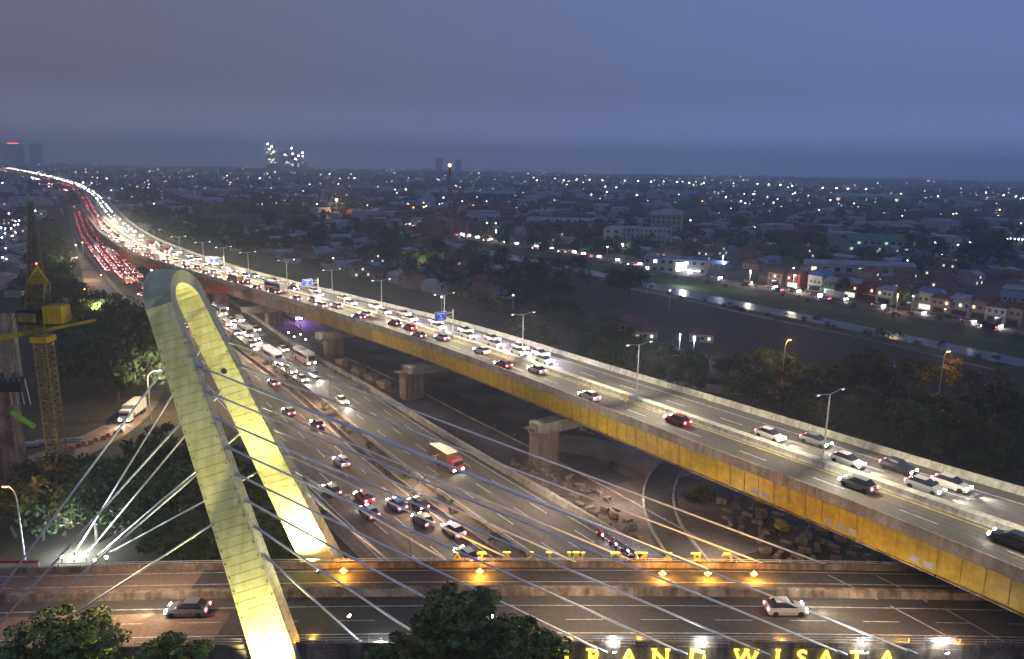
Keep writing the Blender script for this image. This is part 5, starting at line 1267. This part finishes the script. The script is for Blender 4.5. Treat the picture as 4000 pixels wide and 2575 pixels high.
for i, (x, y) in enumerate(((1335,1432),(1400,1470),(1450,1495),(1500,1520))):
    t = thing('site_container', ('first','second','third','fourth')[i]+' tan crate in the row behind the boundary wall, counted from the far end', 'crate', G(x, y, 0), -0.75, 'tan crates behind the boundary wall'); MB().box((0,0,1.1),(3.6,2.2,2.2)).build('body', M['pave'], t); MB().box((0,0,2.25),(3.7,2.3,0.12)).build('lid', M['conc_old'], t)
t = thing('roller', 'small yellow machine standing among the slab stacks', 'machine', G(3040, 2085), 0.4); MB().tube((-.9,-.8,.6),(-.9,.8,.6),.6,n=12).build('drum', M['dark'], t); MB().box((.6,0,1.0),(2,1.3,1.0)).build('body', M['cyel'], t); MB().box((.3,0,2.2),(1.3,1.2,.1)).build('canopy', M['cyel'], t); MB().tube((.3,.5,1.4),(.3,.5,2.2),.05).build('canopy_post', M['dark'], t)
puds = MB(); pc = G(2700, 1930, 0.11); pts = []
for k in range(28):
    a = k/28*6.283; r0_ = 3.4+1.5*math.sin(3*a)+sr_.uniform(-1.1,1.1); pts.append((pc.x+r0_*1.25*math.cos(a), pc.y+r0_*math.sin(a), 0.13))
puds.v = pts; puds.f = [tuple(range(28))]; tag(puds.build('puddle', M['water']), kind='structure')
b, cl = crown(77, 3.2, 1.6, 14, 900, 0.3, 0.0); t = thing('shrub', 'pale ragged shrub at the edge of the puddle in the yard', 'shrub', G(2730, 1940)); b.build('foliage', M['leaf2'], t)
lamp('SPOT', 'yard_fill_light', G(2440, 1810, 8), 4500, (1.0, 0.74, 0.6), size=0.5, direc=(0,0,-1), angle=150, blend=1)  # unseen fill lights added to brighten the yard; no lamps stand here
lamp('POINT', 'yard_fill_light', G(2700, 2050, 6), 1300, (1.0, 0.76, 0.5), size=0.5)
lamp('SPOT', 'yard_fill_light', G(2860, 2050, 8), 4000, (1.0, 0.76, 0.6), size=0.5, direc=(0,0,-1), angle=150, blend=1)
lamp('POINT', 'yard_fill_light', G(2150, 1830, 8), 3000, (1.0, 0.76, 0.6), size=0.5)
for px, py in ((2390,1822),(2350,1850)):
    t = thing('mooring_block', 'dark rubble block on the pale dirt clearing, '+('upper' if py < 1830 else 'lower')+' one', 'block', G(px, py, 0.1), 0.5); MB().box((0,0,.5),(1.1,.8,1),top=.7).build('block_body', M['dark'], t)
# barriers along frontage road
for i in range(22):
    d = 60+i*7.5; t = thing('road_cone', 'small red and white cone along the frontage road kerb', 'cone', front.at(d, 0, 0.08, 0.9), 0, 'cones along the frontage road')
    MB().tube((0,0,0),(0,0,.75),.22,.05,8).build('cone_body', M['rsteel'], t); MB().box((0,0,.04),(.5,.5,.06)).build('foot', M['dark'], t)
fd_ = front.find(1150, 0.5); o = put(buses[0], front, fd_, 0.5, False, 0.09, 'white bus with violet glowing lamps on the frontage road beneath the expressway', 'buses on the frontage road', 2500, (0.6,0.4,1.0))
lamp('POINT', 'bus_violet_fill', front.at(fd_-9, 0.5, 3.6), 2500, (0.45, 0.2, 1.0), size=0.6)  # violet light added outside, ahead of the bus, with no fixture
for i, (x, y) in enumerate(((1128,1318),(1150,1335),(1175,1325),(1195,1345))):
    t = thing('work_lamp', ('first','second','third','fourth')[i]+' small white work lamp in the yard behind the boundary wall', 'lamp', G(x, y), 0, 'work lamps in the yard'); MB().tube((0,0,0),(0,0,1.6),.05).build('post', M['dark'], t); MB().octa((0,0,1.7),.28).build('bulb', M['e_white'], t)

# ---------------------------------------------------------------- city lights and far city
def light_post(px, py, h, em, r, label, group, power=0, colr=(1,1,1), kind='POINT'):
    p = G(px, py, h); base = Vector((p.x, p.y, 0)); dist = p.length
    t = thing('lamp_post', label, 'street lamp', base, 0, group)
    MB().tube((0,0,0),(0,0,h), 0.1+dist*0.00012, n=5).build('pole', M['galv'], t)
    rr_ = r*max(0.3, min(dist, 2600)/1150.0); MB().octa((0,0,h), rr_, rr_*0.8).build('lamp_globe', M[em], t)
    if power: lamp('POINT', 'lamp_light', (0,-0.5,h-0.8), power*0.5, colr, parent=t, size=0.4)
LPS = {'e_white': [], 'e_warm': [], 'e_or': []}
row = [(2098,705),(2202,705),(2254,701),(2303,703),(2354,705),(2440,706),(2493,707),(2543,710),(2592,710),(2645,712),(2692,714),(2750,715),(2817,716),(2865,717),(2916,718),(2959,718),(3003,721),(3049,723),(3094,727),(3214,734),(3268,736),(3314,738),(3383,740)]
for x, y in row: light_post(x, y, 10, 'e_warm', 1.1, 'white lamp in the long row across the far town', 'row of lamps across the far town')
for x, y in ((1015,697),(1205,780),(1240,798),(1370,681),(1385,696),(1287,681),(1254,683),(1215,678),(1344,798),(1510,667),(1557,666),(1632,659),(1585,740),(1732,772),(2110,667),(2180,819),(2206,771),(2310,760),(2370,750),(2488,762),(2593,783),(2543,805),(2605,842),(2670,858),(2697,861),(2788,787),(2835,770),(2857,787),(2895,786),(2911,795),(2803,860),(2990,893),(2947,888),(3022,792),(3074,795),(3106,754),(3244,782),(3324,868),(3443,867),(3486,886),(3437,920),(3664,767),(3903,934),(3890,761),(3921,763),(3920,752),(3934,934),(3948,932),(3964,934),(3979,935),(3994,936),(3852,753),(3680,995),(3545,1018),(3653,948),(3742,957),(1936,872),(1943,838),(1901,871),(1583,839),(1778,886),(1834,869),(2430,955),(2373,965),(1260,927),(1302,1009),(1948,1010),(2118,1033),(2005,1153)):
    light_post(x, y, 6 if y > 800 else 9, 'e_white', 0.8, 'small white lamp glowing among the roofs of the town', 'white lamps scattered over the town', 0)
for x, y in ((1615,811),(1655,809),(1819,811),(2120,814),(2392,816),(2426,810),(2457,815),(2520,817),(2626,818),(2873,796),(3070,817),(3844,810),(3875,812),(3905,820),(3912,816),(3968,768),(3987,778),(3995,775),(2365,729),(2408,733),(2510,734),(2659,731),(1557,657),(740,1022),(330,1130),(395,1075),(322,948)):
    light_post(x, y, 8, 'e_or' if y > 800 else 'e_warm', 0.8, 'small amber lamp glowing in the town', 'amber lamps scattered over the town', 0)
light_post(1315, 780, 18, 'e_or', 1.9, 'very bright orange floodlight mast at the far end of the canal', None, 60000, (1,.55,.15))
bpy.data.objects[-1] if False else None
for x, y, em, pw, lb in ((1240,800,'e_warm',9000,'bright lamp left of the orange mast by the canal bridge'),(1375,800,'e_warm',12000,'cluster of warm lamps right of the orange mast'),(3790,947,'e_white',0,'square white floodlight far right among the trees'),(2618,1135,'e_white',0,'bright white lamp reflected at the near canal edge'),(2657,1307,'e_white',3000,'white lamp over the red roofs near the field'),(2713,1317,'e_white',2500,'bluish white lamp right of the red roofed huts'),(1725,1160,'e_white',0,'double white lamp above the village roofs'),(2932,1058,'e_warm',7000,'warm lamp before the red row house by the riverside road'),(3508,1150,'e_or',3500,'bright yellow lamp at the foot of the row houses'),(3567,1158,'e_white',0,'white lamp right of the yellow one before the row houses'),(3862,1161,'e_white',3500,'curved white street lamp at the right end of the row houses'),(3422,1096,'e_white',3500,'white street lamp in the middle of the row houses'),(3100,1048,'e_white',3500,'white street lamp before the blue roofed row house'),(2434,953,'e_white',3000,'white street lamp in front of the office block'),(2825,1000,'e_white',5000,'pair of bright white lamps right of the lit shop')):
    light_post(x, y, 8, em, 0.9, lb, None, pw, (1,.7,.35) if em == 'e_or' else ((1,.85,.65) if em == 'e_warm' else (.85,.9,1)))
for x, y in ((10,715),(42,717),(38,743),(140,729),(270,692),(35,834),(138,824),(122,822),(60,864),(75,862),(56,880),(70,877),(5,890),(20,894),(44,893),(20,911),(7,928),(48,922),(60,909),(22,970),(10,1006),(24,1013),(157,778),(170,779),(296,958),(420,700),(425,743),(440,755),(560,802),(300,713),(365,712),(370,705),(325,714),(410,745),(546,802)):
    light_post(x, y, 7, 'e_white', 0.95, 'white lamp in the brightly lit district at the left', 'white lamps in the district at the left', 0)
# far city: towers and blocks
def tower(px, pyt, pyb, Wpx, label, lit, dist, cranes=False):
    p = D(px, pyt, dist); Wd = Wpx*dist/F_PX; t = thing('tower_block', label, 'tower block', (p.x, dist, 0)); h = p.z
    MB().box((0,0,h/2), (Wd,Wd*0.7,h)).build('body', M['wall_g'], t)
    for k in range(int(lit)):
        MB().box((hr.uniform(-.42,.42)*Wd, -Wd*0.36, h*hr.uniform(.3,.95)), (Wd*.09,1,h*.035)).build('lit_floor', M['e_winb'], t)
    return t
M['e_winb'] = emis('distant_lit_floor', (0.85,1.0,0.8), 3.0)
T = [(1068,590,650,50,'left of two unfinished towers studded with work lights on the horizon',8,3600),(1130,592,650,44,'right of two unfinished towers studded with work lights on the horizon',7,3700),(1180,628,650,30,'low lit tower right of the unfinished pair',5,3650),(45,562,640,60,'hazy tower with a red roof line at the far left',0,5200),(137,560,640,36,'second hazy tower from the left on the horizon',0,5200),(1715,618,660,26,'hazy tower with a red light beyond the telecom mast',0,5600),(1790,622,660,22,'slim hazy tower right of the one with the red light',0,5600),(330,640,660,40,'hazy slab block above the far bend',2,4600),(240,635,660,30,'hazy small block above the far bend',2,4700)]
for q in T: tower(*q[:4], q[4], q[5], q[6])
t = thing('rooftop_sign', 'thin red lit sign on top of the far left tower', 'sign', D(50, 561, 5190)); MB().box((0,0,0), (72,3,9)).build('panel', M['e_red'], t)
for i, (x, y) in enumerate(((1046,562),(1060,573),(1052,583),(1068,593),(1139,579),(1182,597),(1166,609),(1183,610),(1155,622),(1144,602),(1113,604))):
    p = D(x, y, 3560); t = thing('crane_light', 'white work light on a far construction tower', 'lamp', p, 0, 'work lights on the far construction towers'); MB().octa((0,0,0), 5.0, 4).build('lens', M['e_warm'], t); MB().box((0,3,-3), (1,4,6)).build('bracket', M['dark'], t)
# masses too far to count
fr_ = random.Random(23)
b = {k: MB() for k in ('g','w','r')}
for i in range(5200):
    dist = 650*math.exp(fr_.random()*2.2); ang = fr_.uniform(-0.75, 0.68); x, y = dist*math.sin(ang), dist*math.cos(ang)
    pxx, pyy = PX((x, y, 0))
    if dist < 900 and (pxx < 1100 or fr_.random() < .4): continue
    if min(abs((V.at(q_, .5)-Vector((x,y,13))).xy.length) for q_ in (V.len*.3, V.len*.5, V.len*.7, V.len*.9)) < 40: continue
    s_ = fr_.choice((8,10,12,14,24)) *fr_.uniform(.8,1.6); k = fr_.choice('gwrrrg')
    b[k].box((x, y, 2.3+s_*0.1), (s_, s_*0.7, 4.6+s_*0.2), fr_.random()*3, top=0.75)
for k, mt in (('g', M['roof_g']), ('w', M['wall_g']), ('r', M['roof_r'])):
    tag(b[k].build('distant_houses', mt), 'mass of low roofs spreading to the horizon', 'houses', kind='stuff')
b = MB()
for i in range(9000):
    dist = 520*math.exp(fr_.random()*2.4); ang = fr_.uniform(-0.78, 0.7); x, y = dist*math.sin(ang), dist*math.cos(ang)
    if noise.noise(Vector((x*.0022, y*.0022, 3))) < -0.05: continue
    pxx, pyy = PX((x, y, 0))
    if dist < 1000 and 650 < pxx < 4100 and pyy > PX(G(pxx, 700))[1]+140 and fr_.random() < .75: continue
    if pxx < 640 and min(abs((V.at(q_, .5)-Vector((x,y,13))).xy.length) for q_ in range(200, int(V.len), 60)) < 45: continue
    r0_ = fr_.uniform(3.5, 6)*(1+dist/4000)
    for q in range(5):
        ox, oy = fr_.gauss(0, r0_*.5), fr_.gauss(0, r0_*.5); b.octa((x+ox, y+oy, r0_*fr_.uniform(.5, 1.1)), r0_*fr_.uniform(.4,.8), r0_*fr_.uniform(.5,.9))
tag(b.build('distant_woods', M['leaf3']), 'dark woods merging into the distance', 'woods', kind='stuff')
M['f_white'] = emis('distant_cool_light', (0.85,0.92,1.0), 6); M['f_warm'] = emis('distant_warm_light', (1.0,0.85,0.62), 7); M['f_or'] = emis('distant_orange_light', (1.0,0.5,0.2), 8); M['f_red'] = emis('distant_red_light', (1.0,0.12,0.15), 4)
cl_ = {'f_white': MB(), 'f_warm': MB(), 'f_or': MB(), 'f_red': MB()}
for i in range(1300):
    dist = 900*math.exp(fr_.random()**0.85*1.9); ang = fr_.uniform(-0.68, 0.64); x, y = dist*math.sin(ang), dist*math.cos(ang)
    if ang > -0.25 and fr_.random() < 0.35: continue
    r0_ = dist/900*fr_.choice((0.25,0.3,0.4,0.5,0.7,1.1))*0.9
    r0_ *= 0.8; k = fr_.choices(('f_white','f_warm','f_or','f_red'), (0.4, 0.42, 0.13, 0.05))[0]; cl_[k].octa((x, y, 7+fr_.random()*6), r0_, r0_*.6)
for i in range(260):     # two lit roads in the far distance
    x0, y0, x1, y1 = fr_.choice(((380,680,880,770),(700,720,900,775),(430,705,560,735),(0,665,330,705),(60,700,330,760),(320,690,470,745)))
    u = fr_.random(); p = G(x0+(x1-x0)*u, y0+(y1-y0)*u+fr_.uniform(-2,2)*(1 if x0 != 380 else 2), 4); r0_ = p.length/900*0.5; cl_[fr_.choice(('f_warm','f_warm','f_or','f_red'))].octa(tuple(p), r0_, r0_*.6)
for k, bb in cl_.items(): tag(bb.build('city_lights', M[k]), 'countless tiny lights of the distant city', 'lights', kind='stuff')

# riverside lamps, added to brighten the road
for i in range(9):
    p = rroad.at(rroad.len*(0.1+0.095*i), 1, 0, 1.5); t = thing('street_lamp', 'slim added street lamp on the far kerb of the riverside road', 'street lamp', p, 0, 'added street lamps of the riverside road')
    MB().tube((0,0,0),(0,0,8),0.12,n=5).build('pole', M['galv'], t); MB().box((0,-0.8,8),(0.3,1.6,0.12)).build('arm', M['galv'], t); MB().octa((0,-1.5,7.85),0.35).build('lens', M['e_warm'], t)
    lamp('POINT', 'street_lamp_light', (0,-1.5,7.4), 3200, (1,.84,.62), parent=t, size=0.3)
# ordinals: make look-alike labels point at one thing each
def ordn(n): return str(n)+('th' if 10 <= n % 100 <= 20 else {1:'st',2:'nd',3:'rd'}.get(n % 10, 'th'))
bpy.context.view_layer.update()
by = {}
for o in sc.objects:
    if o.parent is None and 'label' in o and 'category' in o: by.setdefault(o['label'], []).append(o)
for lb, os_ in by.items():
    if len(os_) < 2: continue
    os_.sort(key=lambda o: PX(o.matrix_world.translation)[0])
    if not os_[0].get('group'):
        for o in os_: o['group'] = lb
    for i, o in enumerate(os_):
        o['label'] = lb+', %s from the left' % ordn(i+1)
for o in sc.objects:
    if 'label' in o and len(o['label'].replace(',', '').split()) > 16: print('LONG', o['label'])
